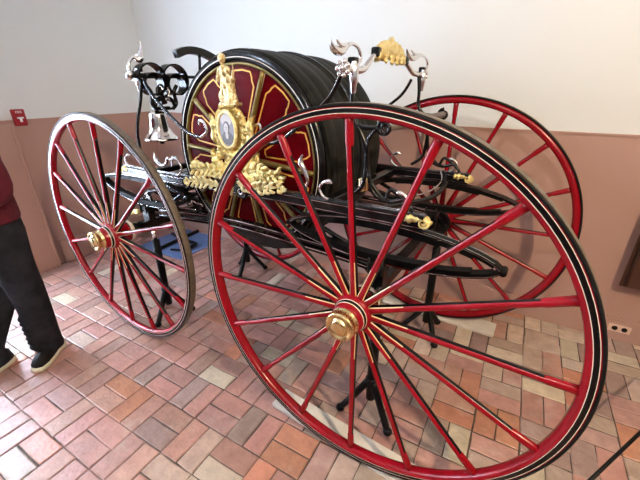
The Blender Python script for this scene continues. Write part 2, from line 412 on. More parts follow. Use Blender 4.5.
# ---- wheels
def make_wheel(R_out, D=0.046, name='wheel'):
    """near face at y=0, depth towards +y; red felloe with black band and cream pinlines"""
    r0 = R_out - .009
    prof = [(r0, 0.0), (r0 - .0045, -.001), (r0 - .0063, -.001), (r0 - .0195, -.001), (r0 - .0213, -.001), (r0 - .030, 0.002), (r0 - .036, .009), (r0 - .038, D / 2), (r0 - .036, D - .008), (r0 - .030, D), (r0, D)]
    mi = [0, 2, 1, 2, 0, 0, 0, 0, 0, 0, 0]
    mb = MB(); mb.lathe(prof, axis='Y', seg=128, mi=mi, closed_prof=True)
    wo = mb.build(name, [M['red'], M['black'], M['pin']])
    mb = MB(); mb.lathe([(r0 - .001, -.002), (R_out - .003, -.002), (R_out, .002), (R_out + .001, D / 2), (R_out, D), (R_out - .003, D + .003), (r0 - .001, D + .003)], axis='Y', seg=128, mi=[0, 0, 1, 1, 0, 0, 0], closed_prof=True)
    mb.build('tyre', [M['tyre_side'], M['tread']], wo)
    dish = .028 if R_out > .74 else -.018
    # one spoke along +x, dished towards the hub
    ro = R_out - .042
    prof = []; K = 24
    for k in range(K):
        t = 2 * PI * (k + .5) / K; prof.append((math.cos(t), math.sin(t)))
    st = [(0.050, .060, .0175, .018), (0.085, .058, .0165, .018), (0.14, .055, .0145, .017), (0.22, .050, .0130, .015), (0.24, .049, .0130, .015), (0.45, .036, .0118, .013), (ro - .085, .0235, .0110, .012), (ro - .075, .0235, .0130, .013), (ro - .02, .023, .0135, .013), (ro + .008, .022, .0150, .015)]
    if R_out < .74: st = [(x_, .020 + (y_ - .022) * -.20, a_, b_) for (x_, y_, a_, b_) in st]
    vs = []; fs = []; ms = []
    for (x, y, hz, hy) in st:
        for (c, s_) in prof: vs.append((x, y - s_ * hy, c * hz * 1.08))
    for i in range(len(st) - 1):
        for k in range(K):
            l = (k + 1) % K; ang = ((k + 1) % K) / K * 360  # mid angle; 90 deg faces the front (-y)
            side = min(abs(ang - 0), abs(ang - 360), abs(ang - 180))
            a2 = ang if ang <= 180 else 360 - ang
            front = ang < 180 and ang > 0
            m_ = 0
            if i in (2, 3, 4, 5) or i < 2:
                # black stripe along both flanks
                da = min(ang, 360 - ang); db = abs(180 - ang)
                if min(da, db) < 32 and i < 6: m_ = 1
                if i < 3 and front and (36 < ang < 54 or 126 < ang < 144): m_ = 2
            fs.append((i * K + k, (i + 1) * K + k, (i + 1) * K + l, i * K + l)); ms.append(m_)
    fs.append(tuple(range(K))); ms.append(0)
    fs.append(tuple((len(st) - 1) * K + k for k in range(K))[::-1]); ms.append(0)
    mb = MB(); mb.add(vs, fs, ms)
    sp = mb.build('spoke', [M['red'], M['black'], M['tan']], wo)
    # hub barrel
    mb = MB()
    mb.lathe([(0.030, -.046), (0.058, -.046), (0.062, -.042), (0.063, -.026), (0.065, -.022), (0.066, -.018), (0.069, -.006), (0.070, -.003), (0.074, .006), (0.079, .012), (0.080, .054), (0.076, .060), (0.068, .085), (0.060, .11), (0.064, .114), (0.064, .135), (0.03, .137)],
             axis='Y', seg=48, mi=[0, 0, 0, 0, 2, 1, 2, 0, 0, 0, 0, 0, 0, 1, 2, 2, 2])
    mb.v = [(v[0], v[1] + dish, v[2]) for v in mb.v]
    mb.build('hub', [M['red'], M['black'], M['pin']], wo)
    mb = MB()
    mb.lathe([(0.054, -.044), (0.058, -.046), (0.058, -.052), (0.054, -.055), (0.053, -.074), (0.058, -.078), (0.058, -.090), (0.055, -.094), (0.047, -.094), (0.043, -.088), (0.034, -.088), (0.032, -.096), (0.028, -.100), (0.012, -.101), (0.0, -.101)], axis='Y', seg=48)
    mb.v = [(v[0], v[1] + dish, v[2]) for v in mb.v]
    mb.build('hub_cap', M['brass'], wo, label='polished brass hub cap')
    return wo, sp
def place_wheel(R_out, loc, flip, phase):
    """phase: angle (deg) of one spoke in the wheel's own x-z plane"""
    wo, sp = make_wheel(R_out, 0.046 if R_out > .74 else 0.036)
    wo.parent = car; wo.location = loc
    if flip: wo.rotation_euler = (0, 0, PI)
    for k in range(16):
        a = -math.radians(phase + 22.5 * k)
        if k == 0: sp.rotation_euler = (0, a, 0)
        else: rep(sp, wo, (0, a, 0))
    return wo
ZR, ZF, RR, RF, AF = 0.79, 0.752, 0.76, 0.717, 1.648
TB = 1.350
place_wheel(RR, L(0, 0, ZR), False, 2.5)
place_wheel(RR, L(0, TB, ZR), True, -1)
place_wheel(RF, L(AF, 0, ZF), False, -5.4)
place_wheel(RF, L(AF, TB, ZF), True, 3)

# ---- axles
def axle(a, z):
    mb = MB()
    mb.box(L(a, TB / 2, z), (0.055, TB - .37, 0.055), 0, None, 0.006)
    for b in (.150, TB - .150):
        mb.lathe([(0.0, -.05), (0.032, -.05), (0.035, -.045), (0.035, .045), (0.032, .05), (0.0, .05)], L(a, b, z), 'Y', 24)
    return mb.build('axle', M['black'], car)
ax = axle(0, ZR); axf = axle(AF, ZF)
for b in (TB - .145,):
    mb = MB(); mb.lathe([(0.0, -.022), (0.078, -.022), (0.085, -.016), (0.085, .016), (0.078, .022), (0.0, .022)], L(0, b, ZR), 'Y', 28)
    for k in range(6):
        t = k * PI / 3; mb.tube([L(.062 * math.cos(t), b - .034, ZR + .062 * math.sin(t)), L(.062 * math.cos(t), b + .034, ZR + .062 * math.sin(t))], .010, 1, 8)
    mb.build('axle_collar', M['iron'], car)

# ---- elliptic leaf springs
SB = (0.27, 1.065)
def spring(a0, b, zc, up, dn):
    mb = MB(); H = .46
    def leaf(sgn, h, half, off):
        n = 30; path = []
        for i in range(n + 1):
            t = -half + 2 * half * i / n
            zz = zc + sgn * (h * (1 - (t / H) ** 2) ** .66 if abs(t) < H else 0) + sgn * off
            path.append(L(a0 + t, b, zz))
        w_ = .021
        mb.sweep(path, [(-w_, -.0048), (w_, -.0048), (w_, .0048), (-w_, .0048)], up=(0, 0, 1), smooth=False, mi=[0, 0, 0, 0])
        if off == 0:
            for e in (-.017, .017):
                mb.sweep([(p[0], p[1] + e, p[2] + .0049) for p in path], [(-.0012, -.0004), (.0012, -.0004), (.0012, .0004), (-.0012, .0004)], up=(0, 0, 1), smooth=False, mi=1)
            mb.sweep([(p[0], p[1] - .0212, p[2]) for p in path], [(-.0004, -.0010), (.0004, -.0010), (.0004, .0010), (-.0004, .0010)], up=(0, 0, 1), smooth=False, mi=1)
    for k, half in enumerate((.46, .43, .36, .24)):
        leaf(1, up, half, -k * .009); leaf(-1, dn, half, k * -.009 + .0)
    for e in (-1, 1):
        mb.lathe([(0, -.026), (.010, -.026), (.012, -.023), (.012, .023), (.010, .026), (0, .026)], L(a0 + e * .462, b, zc), 'Y', 16)
    o = mb.build('leaf_spring', [M['spring'], M['silver']], car)
    mb = MB()
    mb.box(L(a0, b, zc - dn - .024), (0.075, 0.06, 0.03), 0, None, .004)
    for e in (-.03, .03):
        for s_ in (-.033, .033): mb.tube([L(a0 + e, b + s_, zc - dn - .05), L(a0 + e, b + s_, zc - dn + .015)], .006, 1, 8)
    mb.build('spring_clamp', M['iron'], o)
    return o
for b in SB:
    spring(0.0, b, 1.005, .092, .085)
    spring(AF + .01, b, 1.005, .062, .125)
    # blocks between springs and axles
    for a, z0, z1 in ((0, ZR + .02, 0.892), (AF + .01, ZF + .02, 0.852)):
        MB().box(L(a, b, (z0 + z1) / 2), (0.07, 0.05, z1 - z0), 0, None, .004).build('spring_block', M['black'], car)

# ---- side rails with pinlines
def rail_z(a):
    pts = [(-.20, 1.128), (.2, 1.122), (.45, 1.122), (.8, 1.115), (1.1, 1.103), (1.57, 1.092), (1.86, 1.095)]
    for (x0, z0), (x1, z1) in zip(pts, pts[1:]):
        if a <= x1: return z0 + (z1 - z0) * (a - x0) / (x1 - x0)
    return pts[-1][1]
for bi, b in enumerate(SB):
    mb = MB(); path = [L(-.17 + 2.0 * i / 40, b, rail_z(-.17 + 2.0 * i / 40)) for i in range(41)]
    mb.sweep(path, [(-.022, -.026), (.022, -.026), (.022, .022), (.016, .028), (-.016, .028), (-.022, .022)], up=(0, 0, 1), smooth=False)
    for (dy, dz) in ((-.0225, .016), (-.0225, -.018), (.0225, .016), (-.008, .0285), (.010, .0285)):
        mb.sweep([(p[0], p[1] + dy, p[2] + dz) for p in path], [(-.0015, -.0015), (.0015, -.0015), (.0015, .0015), (-.0015, .0015)], up=(0, 0, 1), mi=1, smooth=False)
    mb.build('side_rail', [M['black'], M['silver']], car)

# ---- carved leaf helper
def leaf_strip(mb, pts, w, lobes=5, th=.012, nrm=(0, -1, 0), mi=0, taper=True, seed=0):
    q = crom(pts, 8); N = len(q); Nn = Vector(nrm).normalized(); vs = []; K = 8
    rr = random.Random(seed)
    for i, p in enumerate(q):
        p = Vector(p[:3]); T = (Vector(q[min(i + 1, N - 1)][:3]) - Vector(q[max(i - 1, 0)][:3])).normalized()
        S = T.cross(Nn).normalized(); t = i / (N - 1)
        env = (math.sin(PI * min(1, t * 1.0 + .12)) ** .6 if taper else 1) * (1 if t < .98 else .5)
        lob = .62 + .38 * abs(math.sin(PI * lobes * t)) ; lob2 = .62 + .38 * abs(math.sin(PI * lobes * t + .9))
        h = th * (.7 + .5 * abs(math.sin(PI * lobes * t + .4)))
        e1, e2 = w * env * lob, w * env * lob2
        row = [(-e1, 0.15), (-e1 * .7, .75), (-e1 * .3, .55), (0, 1.1), (e2 * .3, .55), (e2 * .7, .75), (e2, .15), (0, -.4)]
        for (s_, hh) in row: vs.append(p + S * s_ + Nn * (h * hh))
    fs = []
    for i in range(N - 1):
        for k in range(K):
            l = (k + 1) % K; fs.append((i * K + k, i * K + l, (i + 1) * K + l, (i + 1) * K + k))
    fs.append(tuple(range(K))); fs.append(tuple((N - 1) * K + k for k in range(K)))
    mb.add(vs, fs, mi)
def scroll(c, r, turns, start, n=18, sgn=1, plane='xz', shrink=.25):
    """spiral points winding inward in the a-z plane (carriage local), c=(a,b,z)"""
    out = []
    for i in range(n + 1):
        t = i / n; ang = start + sgn * turns * 2 * PI * t; q = r * (1 - (1 - shrink) * t)
        out.append(L(c[0] + q * math.cos(ang), c[1], c[2] + q * math.sin(ang)))
    return out

def foliage(mb, pts, w, n=9, seed=0, y=None):
    leaf_strip(mb, pts, w * .62, 1, .007, seed=seed); leaf_strip(mb, [(p[0], p[1] - .006, p[2]) for p in pts], w * .16, 3, .008, seed=seed)
    q = crom(pts, 10); rr = random.Random(seed)
    for i in range(n):
        t = (i + .5) / n; k = int(t * (len(q) - 2)); p = Vector(q[k][:3]); T = (Vector(q[k + 1][:3]) - p).normalized(); S = T.cross(Vector((0, -1, 0)))
        for s_ in (-1, 1):
            ln = w * (1.15 - .5 * abs(t - .45) * 1.6) * rr.uniform(.85, 1.15); o_ = Vector((0, -.006, 0))
            a_ = p + S * s_ * w * .1 + o_
            b_ = p + S * s_ * ln * .55 + T * ln * .30 + o_ * 2.2
            c_ = p + S * s_ * ln * .85 + T * ln * .85 + o_ * 1.6
            d_ = p + S * s_ * ln * .72 + T * ln * 1.25 + o_ * .8
            leaf_strip(mb, [a_, b_, c_, d_], w * .34, .5, .0055)
# gilt scroll ends of the rails
for b in SB:
    for a, d in ((-.165, -1), (1.835, 1)):
        mb = MB(); z = rail_z(a) + .015
        a2 = a - d * .012; z -= .014
        mb.ball(L(a2, b, z), (.044, .020, .020), 0, 16, 10)
        mb.tube([(p[0], b - .019, p[2]) for p in scroll((a2 + d * .018, b, z), .020, 1.5, (PI if d < 0 else 0), sgn=-d, n=22)], .0055, 1, 8)
        mb.tube([(p[0], b + .019, p[2]) for p in scroll((a2 + d * .018, b, z), .020, 1.5, (PI if d < 0 else 0), sgn=-d, n=22)], .0055, 1, 8)
        leaf_strip(mb, [L(a2 - d * .06, b - .018, z + .008), L(a2 - d * .03, b - .021, z + .010), L(a2 + d * .01, b - .020, z + .014)], .019, 3, .010)
        mb.build('gilded_scroll', M['gilt'], car)

# lower side bars from rear axle to the turntable
for b in SB:
    mb = MB()
    zz = [(-.02, .868), (.15, .885), (.4, .892), (.85, .897), (1.2, .868), (1.64, .822)]
    path = crom([L(a, b + .035, z) for a, z in zz], 5)
    for e in (-.018, .018):
        mb.sweep([(p[0], p[1], p[2] + e) for p in path], [(-.018, -.010), (.018, -.010), (.018, .010), (-.018, .010)], up=(0, 0, 1), smooth=False)
    mb.sweep([(p[0], p[1] - .019, p[2] + .024) for p in path], [(-.0015, -.0015), (.0015, -.0015), (.0015, .0015), (-.0015, .0015)], up=(0, 0, 1), mi=1, smooth=False)
    mb.sweep([(p[0], p[1] - .019, p[2] - .012) for p in path], [(-.0015, -.0015), (.0015, -.0015), (.0015, .0015), (-.0015, .0015)], up=(0, 0, 1), mi=1, smooth=False)
    mb.build('lower_rail', [M['black'], M['silver']], car)
mb = MB()
mb.poly_prism([L(1.02, .325, .885), L(.85, .325, .872), L(.45, .325, .868), L(.42, .325, .850), L(.62, .325, .795), L(.80, .325, .800), L(.95, .325, .850)], (0, .016, 0))
mb.build('belly_plate', M['black'], car)
# diagonal braces rising from the lower rails to the side rails
for b in SB:
    mb = MB()
    mb.tube([L(.10, b + .03, .93), L(.25, b + .02, .985), L(.42, b + .01, 1.06), L(.50, b, 1.11)], .011, 5, 8)
    mb.build('brace', M['black'], car); mb = MB()
    mb.tube([L(1.42, b + .02, .93), L(1.30, b + .02, 1.0), L(1.18, b + .01, 1.08)], .011, 5, 8)
    mb.build('brace', M['black'], car)

# cross members, turntable
mb = MB()
for a in (.28,):
    z = rail_z(a) - .01; mb.box(L(a, (SB[0] + SB[1]) / 2, z), (0.05, SB[1] - SB[0] - .03, 0.045), 0, None, .005)
mb.build('cross_beam', M['black'], car)
mb = MB(); mb.tube([L(-.03, 1.06, 1.15), L(-.07, .97, 1.10), L(-.05, .80, 1.07), L(.0, .62, 1.08), L(.04, .45, 1.10), L(.06, .28, 1.12)], .013, 6, 10)
mb.tube([L(-.02, 1.04, 1.16), L(-.05, .96, 1.12), L(-.03, .80, 1.095), L(.02, .62, 1.105), L(.06, .45, 1.12)], .004, 6, 8, mi=1)
mb.build('curved_cross_iron', [M['black'], M['silver']], car)
mb = MB(); mb.box(L(1.52, .667, 1.055), (0.07, SB[1] - SB[0] - .03, 0.05), 0, None, .005)
mb.box(L(1.78, .667, 1.05), (0.05, SB[1] - SB[0] - .03, 0.04), 0, None, .005)
mb.build('front_cross_beam', M['black'], car)
mb = MB()
for z, r in ((.905, .26), (.935, .26), (.96, .18)):
    mb.lathe([(r - .02, -.008), (r + .02, -.008), (r + .022, 0), (r + .02, .008), (r - .02, .008)], L(1.60, .667, z), 'Z', 48, closed_prof=True)
mb.box(L(1.60, .667, .93), (0.50, 0.05, 0.03), 0, None, .004); mb.box(L(1.60, .667, .93), (0.05, 0.50, 0.03), 0, None, .004)
mb.tube([L(1.60, .667, .76), L(1.60, .667, 1.05)], .028, 1, 16)
for e in (-.2, .2): mb.tube([L(1.6, .667 + e, .92), L(1.62, .667 + e, .85), L(AF, .667 + e, .77)], .014, 4, 8)
mb.build('turntable', M['black'], car)
# loose-looking levers and scroll irons above the turntable
mb = MB()
mb.tube([L(1.56, .33, 1.03), L(1.40, .36, .99), L(1.22, .37, .92)], .009, 4, 8, mi=1)
mb.tube([L(1.56, .33, .99), L(1.42, .36, .95), L(1.24, .37, .90)], .010, 4, 8)
for k in range(4):
    mb.tube([L(1.75 - .05 * k, .30 + .03 * k, .92 + .012 * k), L(1.62 - .04 * k, .30, .97 + .01 * k), L(1.50 - .05 * k, .33, .93 + .015 * k), L(1.38 - .05 * k, .36, .955)], .010, 5, 8)
mb.tube(scroll((1.50, .31, .95), .045, 1.3, PI / 2), .009, 1, 8)
mb.tube(scroll((1.30, .33, .94), .040, 1.3, 0), .008, 1, 8, mi=1)
mb.tube(scroll((1.66, .29, .925), .030, 1.3, 0), .008, 1, 8, mi=1)
for k in range(5):
    a0 = 1.72 - .09 * k; mb.tube(scroll((a0, .275, .90 + .02 * (k % 2)), .032, 1.4, k * 1.3, n=16), .0075, 1, 8)
    mb.tube([(p[0], p[1] - .008, p[2]) for p in scroll((a0, .275, .90 + .02 * (k % 2)), .032, 1.4, k * 1.3, n=16)], .0034, 1, 6, mi=1)  # silver strand stands in for white reflections on the black scroll
mb.tube([L(1.78, .28, .90), L(1.62, .28, .875), L(1.40, .28, .895), L(1.20, .31, .90)], .012, 5, 8)
mb.tube([L(1.78, .27, .915), L(1.62, .27, .89), L(1.40, .27, .91), L(1.20, .30, .915)], .0035, 5, 6, mi=1)  # silver strand put on as a reflection along the black bar
mb.build('steering_iron', [M['black'], M['silver']], car)
mb = MB()
leaf_strip(mb, [L(1.70, .235, .835), L(1.76, .232, .822), L(1.82, .230, .800), L(1.875, .228, .772)], .020, 3, .018)
mb.ball(L(1.78, .240, .812), (.06, .014, .016))
mb.build('gilded_tip', M['gilt'], car)

# tow pole stub folded below the front
mb = MB(); mb.box(L(1.0, .667, .70), (1.25, .05, .045), 0, None, .006); mb.box(L(1.62, .667, .735), (.12, .10, .05), 0, None, .005)
mb.box(L(.02, .667, .735), (.10, .08, .05), 0, None, .005); mb.tube([L(.36, .667, .70), L(.2, .667, .71), L(.02, .667, .74)], .022, 4, 10)
# (the reach runs under the drum)
mb.build('reach_pole', M['black'], car)

# ---- the reel
RA, RZc = .83, 1.25
FB, BB = .365, .975
reel_c = L(RA, 0, RZc)
mb = MB(); mb.lathe([(0, FB + .012), (.452, FB + .012), (.452, FB + .03), (0, FB + .03)], reel_c, 'Y', 96, smooth=False)
panel = mb.build('reel_flange', M['maroon'], car, label='maroon reel side panel with gold outlined sections')
mb = MB()
mb.lathe([(.437, FB + .03), (.436, FB + .004), (.440, FB), (.447, FB - .002), (.451, FB + .002), (.452, FB + .03)], reel_c, 'Y', 96, mi=[0, 0, 0, 0, 0, 0], closed_prof=True)
mb.build('gold_rim', M['oldgold'], panel)
mb = MB()
mb.lathe([(.451, FB + .034), (.451, FB - .004), (.469, FB - .007), (.4725, FB - .007), (.492, FB - .004), (.497, FB + .004), (.497, FB + .034)], reel_c, 'Y', 96, mi=[0, 0, 1, 0, 0, 0, 0], closed_prof=True)
mb.build('flange_rim', [M['black'], M['pin']], panel)
def pol(r, deg, y): t = math.radians(deg); return (reel_c[0] + r * math.cos(t), y, reel_c[2] + r * math.sin(t))
for k in range(10):
    d = 32 + 36 * k
    mb = MB(); mb.tube([pol(.09, d, FB + .004), pol(.25, d, FB + .004), pol(.438, d, FB + .004)], [.016, .013, .0115], 4, 10, mi=0)
    mb.tube([pol(.10, d - 2.2, FB + .008), pol(.448, d - 1.2, FB + .008)], [.003, .003], 1, 6, mi=1)
    mb.build('reel_spoke', [M['oldgold'], M['pin']], panel)
    c = d + 18; y = FB + .0115
    out = [(.145, 0), (.150, -6.5), (.25, -10.0), (.355, -11.6), (.378, -9.2), (.392, -8.8), (.414, -7.0), (.417, 0), (.414, 7.0), (.392, 8.8), (.378, 9.2), (.355, 11.6), (.25, 10.0), (.150, 6.5)]
    pts = [pol(r, c + t, y) for r, t in out]
    mb = MB(); mb.sweep(pts, [(-.0035, -.002), (.0035, -.002), (.0035, .002), (-.0035, .002)], up=(0, 1, 0), closed=True, smooth=False)
    mb.build('gold_outline', M['goldline'], panel)
mb = MB(); mb.lathe([(0, BB - .01), (.49, BB - .01), (.49, BB + .02), (0, BB + .02)], reel_c, 'Y', 64, smooth=False); mb.build('far_reel_flange', M['maroon'], car)
mb = MB(); mb.lathe([(0.0, .285), (.03, .285), (.035, .29), (.035, FB - .02), (.07, FB - .015), (.095, FB), (.095, FB + .012), (0, FB + .012)], reel_c, 'Y', 32)
mb.build('reel_hub', M['oldgold'], car)
mb = MB(); mb.lathe([(0.0, 1.06), (.03, 1.06), (.035, 1.05), (.035, BB + .02), (0, BB + .02)], reel_c, 'Y', 32)
mb.build('far_reel_hub', M['oldgold'], car)
# hose cover: circumferential folds
prof = [(.490, FB + .028), (.500, FB + .018), (.508, FB + .024), (.511, FB + .034)]
y = FB + .045
rr = random.Random(3)
while y < BB - .05:
    wd = rr.uniform(.07, .12); h = .507 + rr.uniform(-.001, .004)
    prof += [(h - .002, y), (h + .001, y + wd * .2), (h + .002, y + wd * .5), (h + .001, y + wd * .82), (h - .002, y + wd * .97)]
    y += wd
prof += [(.505, BB - .01), (.495, BB + .01), (.48, BB + .01), (.48, FB + .028)]
mb = MB(); mb.lathe(prof, reel_c, 'Y', 96, closed_prof=True)
# slight sag and wrinkles
vv = []
for v in mb.v:
    d = Vector((v[0] - reel_c[0], 0, v[2] - reel_c[2])); r = d.length
    if r > .496:
        k = 1 + .008 * noise.noise(Vector((v[0] * 4, v[1] * 9, v[2] * 4)))
        vv.append((reel_c[0] + d.x * k, v[1], reel_c[2] + d.z * k))
    else: vv.append(v)
mb.v = vv
cov = mb.build('hose_cover', M['cover'], car)
mb = MB(); mb.lathe([(.510, .70), (.517, .703), (.518, .713), (.510, .717)], reel_c, 'Y', 96, closed_prof=True); mb.build('cover_strap', M['black'], cov)

# ---- cartouche with portrait and statuette on the near rail
OA = .778
mb = MB()
yb = .262
# body: layered leaves around the oval
mb.ball(L(OA + .005, yb + .012, 1.40), (.085, .022, .115), 0, 20, 12)
mb.ball(L(OA, yb + .012, 1.24), (.10, .024, .07), 0, 18, 10)
rl = random.Random(5)
for k in range(20):
    t = 2 * PI * k / 20 + .2; cx, cz = OA, 1.40
    p0 = (cx + .062 * math.cos(t), yb, cz + .088 * math.sin(t)); p2 = (cx + .105 * math.cos(t + .25), yb - .005, cz + .135 * math.sin(t + .25))
    if math.sin(t) > .85: p2 = (p0[0], yb, p0[2] + .02)
    p1 = (cx + .09 * math.cos(t + .05), yb - .018, cz + .115 * math.sin(t + .05))
    leaf_strip(mb, [L(*p0), L(*p1), L(*p2)], .015, 3, .014, seed=k)
for s_ in (-1, 1):
    # side leaves sweeping up and out
    leaf_strip(mb, [L(OA + s_ * .07, yb, 1.30), L(OA + s_ * .115, yb - .01, 1.36), L(OA + s_ * .12, yb - .01, 1.44), L(OA + s_ * .145, yb, 1.475)], .026, 4, .016)
    leaf_strip(mb, [L(OA + s_ * .03, yb, 1.20), L(OA + s_ * .09, yb - .014, 1.22), L(OA + s_ * .14, yb - .01, 1.26), L(OA + s_ * .15, yb, 1.31)], .032, 4, .018)
    mb.tube(scroll((OA + s_ * .10, yb - .01, 1.285), .028, 1.2, PI / 2, sgn=s_), .008, 1, 8)
    leaf_strip(mb, [L(OA + s_ * .01, yb, 1.175), L(OA + s_ * .10, yb - .02, 1.19), L(OA + s_ * .17, yb - .012, 1.21), L(OA + s_ * .23, yb, 1.19)], .030, 5, .018)
for k in range(30):
    a_, z_ = rl.uniform(-.10, .10), rl.uniform(1.185, 1.315); t = rl.uniform(0, 2 * PI); q = .030
    leaf_strip(mb, [L(OA + a_, yb - .010, z_), L(OA + a_ + q * .5 * math.cos(t), yb - .020, z_ + q * .5 * math.sin(t)), L(OA + a_ + q * math.cos(t + .5), yb - .012, z_ + q * math.sin(t + .5))], .011, 2, .010)
for k in range(6): mb.tube(scroll((OA + rl.uniform(-.08, .08), yb - .018, rl.uniform(1.20, 1.29)), .018, 1.2, rl.uniform(0, 6), n=12), .005, 1, 6)
mb.ball(L(OA + .03, yb - .002, 1.51), (.05, .02, .02), 0, 12, 8)
cart = mb.build('gilded_cartouche', M['gilt'], car)
pc = L(OA + .015, yb - .022, 1.405)
def oval(mb, c, rx, rz, y0, y1, mi=0, seg=40):
    vs = []
    for y in (y0, y1):
        for k in range(seg): t = 2 * PI * k / seg; vs.append((c[0] + rx * math.cos(t), c[1] + y, c[2] + rz * math.sin(t)))
    fs = [tuple(range(seg)), tuple(range(seg, 2 * seg))[::-1]] + [(k, (k + 1) % seg, seg + (k + 1) % seg, seg + k) for k in range(seg)]
    mb.add(vs, fs, mi, False)
mb = MB(); pts = [(pc[0] + .057 * math.cos(2 * PI * k / 40), pc[1] - .004, pc[2] + .082 * math.sin(2 * PI * k / 40)) for k in range(40)]
mb.tube(pts, .009, 1, 8, closed=True)
for k in range(36):
    t = 2 * PI * k / 36; mb.ball((pc[0] + .0655 * math.cos(t), pc[1] - .006, pc[2] + .0905 * math.sin(t)), .0042, 0, 6, 4)
mb.build('portrait_frame', M['pale_gilt'], cart)
mb = MB(); oval(mb, pc, .054, .079, -.006, .006, 0)
oval(mb, (pc[0], pc[1], pc[2] + .045), .036, .026, -.0072, -.004, 3)
oval(mb, (pc[0] + .002, pc[1], pc[2] - .036), .036, .030, -.0080, -.004, 2)
oval(mb, (pc[0], pc[1], pc[2] - .022), .010, .018, -.0088, -.004, 1)
oval(mb, (pc[0], pc[1], pc[2] + .018), .018, .022, -.0095, -.004, 2)
oval(mb, (pc[0], pc[1], pc[2] + .010), .0145, .021, -.0105, -.004, 1)
for e in (-.005, .006): oval(mb, (pc[0] + e, pc[1], pc[2] + .014), .0028, .0016, -.0112, -.004, 2, 10)
oval(mb, (pc[0], pc[1], pc[2] + .001), .0045, .0013, -.0112, -.004, 2, 10)
oval(mb, (pc[0], pc[1], pc[2] + .008), .0016, .005, -.0115, -.004, 0, 10)
mb.build('portrait', [M['grey_photo'], M['photo_light'], M['photo_dark'], M['photo_light']], cart, label='oval grey portrait of a person')
# statuette: two draped figures on a small base
def statue():
    mb = MB(); sz = 1.515
    c0 = L(OA + .012, .262, sz)
    mb.box((c0[0] + .010, c0[1], sz + .004), (.105, .05, .014), 0, None, .003)
    def robe(cx, cy, h, r, ph):
        seg = 20; vs = []; rings = [(0, 1.0), (.25, .86), (.5, .72), (.72, .66), (.9, .84), (1.0, .42)]
        for (t, k) in rings:
            for i in range(seg):
                a = 2 * PI * i / seg; q = r * k * (1 + .20 * math.sin(6 * a + ph + t * 3))
                vs.append((cx + q * math.cos(a), cy + .75 * q * math.sin(a), sz + .010 + h * t))
        fs = [((j) * seg + i, (j) * seg + (i + 1) % seg, (j + 1) * seg + (i + 1) % seg, (j + 1) * seg + i) for j in range(len(rings) - 1) for i in range(seg)]
        fs.append(tuple(range(seg))[::-1]); fs.append(tuple((len(rings) - 1) * seg + i for i in range(seg)))
        mb.add(vs, fs, 0)
    cx, cy = c0[0], c0[1]
    robe(cx - .018, cy + .004, .150, .032, 0.3)          # taller one behind
    mb.tube([(cx - .018, cy, sz + .155), (cx - .018, cy, sz + .178)], .0085, 1, 8)
    mb.ball((cx - .018, cy - .001, sz + .190), (.018, .018, .021), 0, 12, 10)
    mb.ball((cx - .018, cy - .016, sz + .188), (.003, .004, .004), 0, 6, 4)
    mb.tube([(cx - .040, cy, sz + .150), (cx - .050, cy - .006, sz + .118), (cx - .042, cy - .02, sz + .095)], [.009, .0075, .006], 4, 8)
    mb.tube([(cx + .002, cy, sz + .150), (cx + .016, cy - .010, sz + .135), (cx + .026, cy - .012, sz + .118)], [.009, .0075, .006], 4, 8)
    robe(cx + .022, cy - .006, .108, .034, 1.9)          # shorter one in front
    mb.tube([(cx + .020, cy - .006, sz + .112), (cx + .020, cy - .006, sz + .130)], .0075, 1, 8)
    mb.ball((cx + .020, cy - .008, sz + .139), (.0155, .016, .018), 0, 12, 10)
    mb.tube([(cx + .038, cy - .006, sz + .106), (cx + .050, cy - .010, sz + .118), (cx + .056, cy - .012, sz + .140)], [.008, .0065, .005], 4, 8)
    mb.tube([(cx + .004, cy - .006, sz + .106), (cx - .004, cy - .02, sz + .085), (cx + .006, cy - .026, sz + .070)], [.008, .0065, .005], 4, 8)
    mb.tube([(cx + .056, cy - .012, sz + .100), (cx + .058, cy - .012, sz + .165)], .003, 1, 6)
    mb.ball((cx + .044, cy - .006, sz + .030), (.014, .012, .024), 0, 10, 8)
    mb.ball((cx - .040, cy - .006, sz + .035), (.012, .012, .026), 0, 10, 8)
    mb.v = [(v[0], v[1], sz + (v[2] - sz) * 1.02) for v in mb.v]
    o = mb.build('statuette', M['statue'], car, label='gilded statuette of two draped standing figures')
    md = o.modifiers.new('blend', 'REMESH'); md.mode = 'VOXEL'; md.voxel_size = .0022; md.use_smooth_shade = True
statue()
# acanthus along the rail, above and on the side
mb = MB()
foliage(mb, [L(OA + .06, .245, 1.18), L(OA + .15, .240, 1.200), L(OA + .24, .240, 1.190), L(OA + .33, .245, 1.185)], .034, 7, seed=1)
leaf_strip(mb, [L(OA + .32, .25, 1.185), L(OA + .28, .24, 1.225), L(OA + .20, .24, 1.215)], .018, 4, .016)
for k in range(5): mb.tube(scroll((OA + .27 - .05 * k, .238, 1.20 + .006 * (k % 2)), .017, 1.2, k, n=12), .006, 1, 6)
mb.build('acanthus_carving', M['gilt'], car)
mb = MB()
foliage(mb, [L(OA - .08, .245, 1.205), L(OA - .15, .240, 1.235), L(OA - .19, .240, 1.232), L(OA - .26, .245, 1.215), L(OA - .30, .245, 1.235)], .034, 7, seed=3)
leaf_strip(mb, [L(OA - .10, .25, 1.25), L(OA - .05, .245, 1.225), L(OA - .02, .25, 1.20)], .022, 3, .016)
for k in range(5): mb.tube(scroll((OA - .12 - .045 * k, .236, 1.23 - .004 * k), .016, 1.2, k, n=12), .006, 1, 6)
mb.build('acanthus_carving', M['gilt'], car)
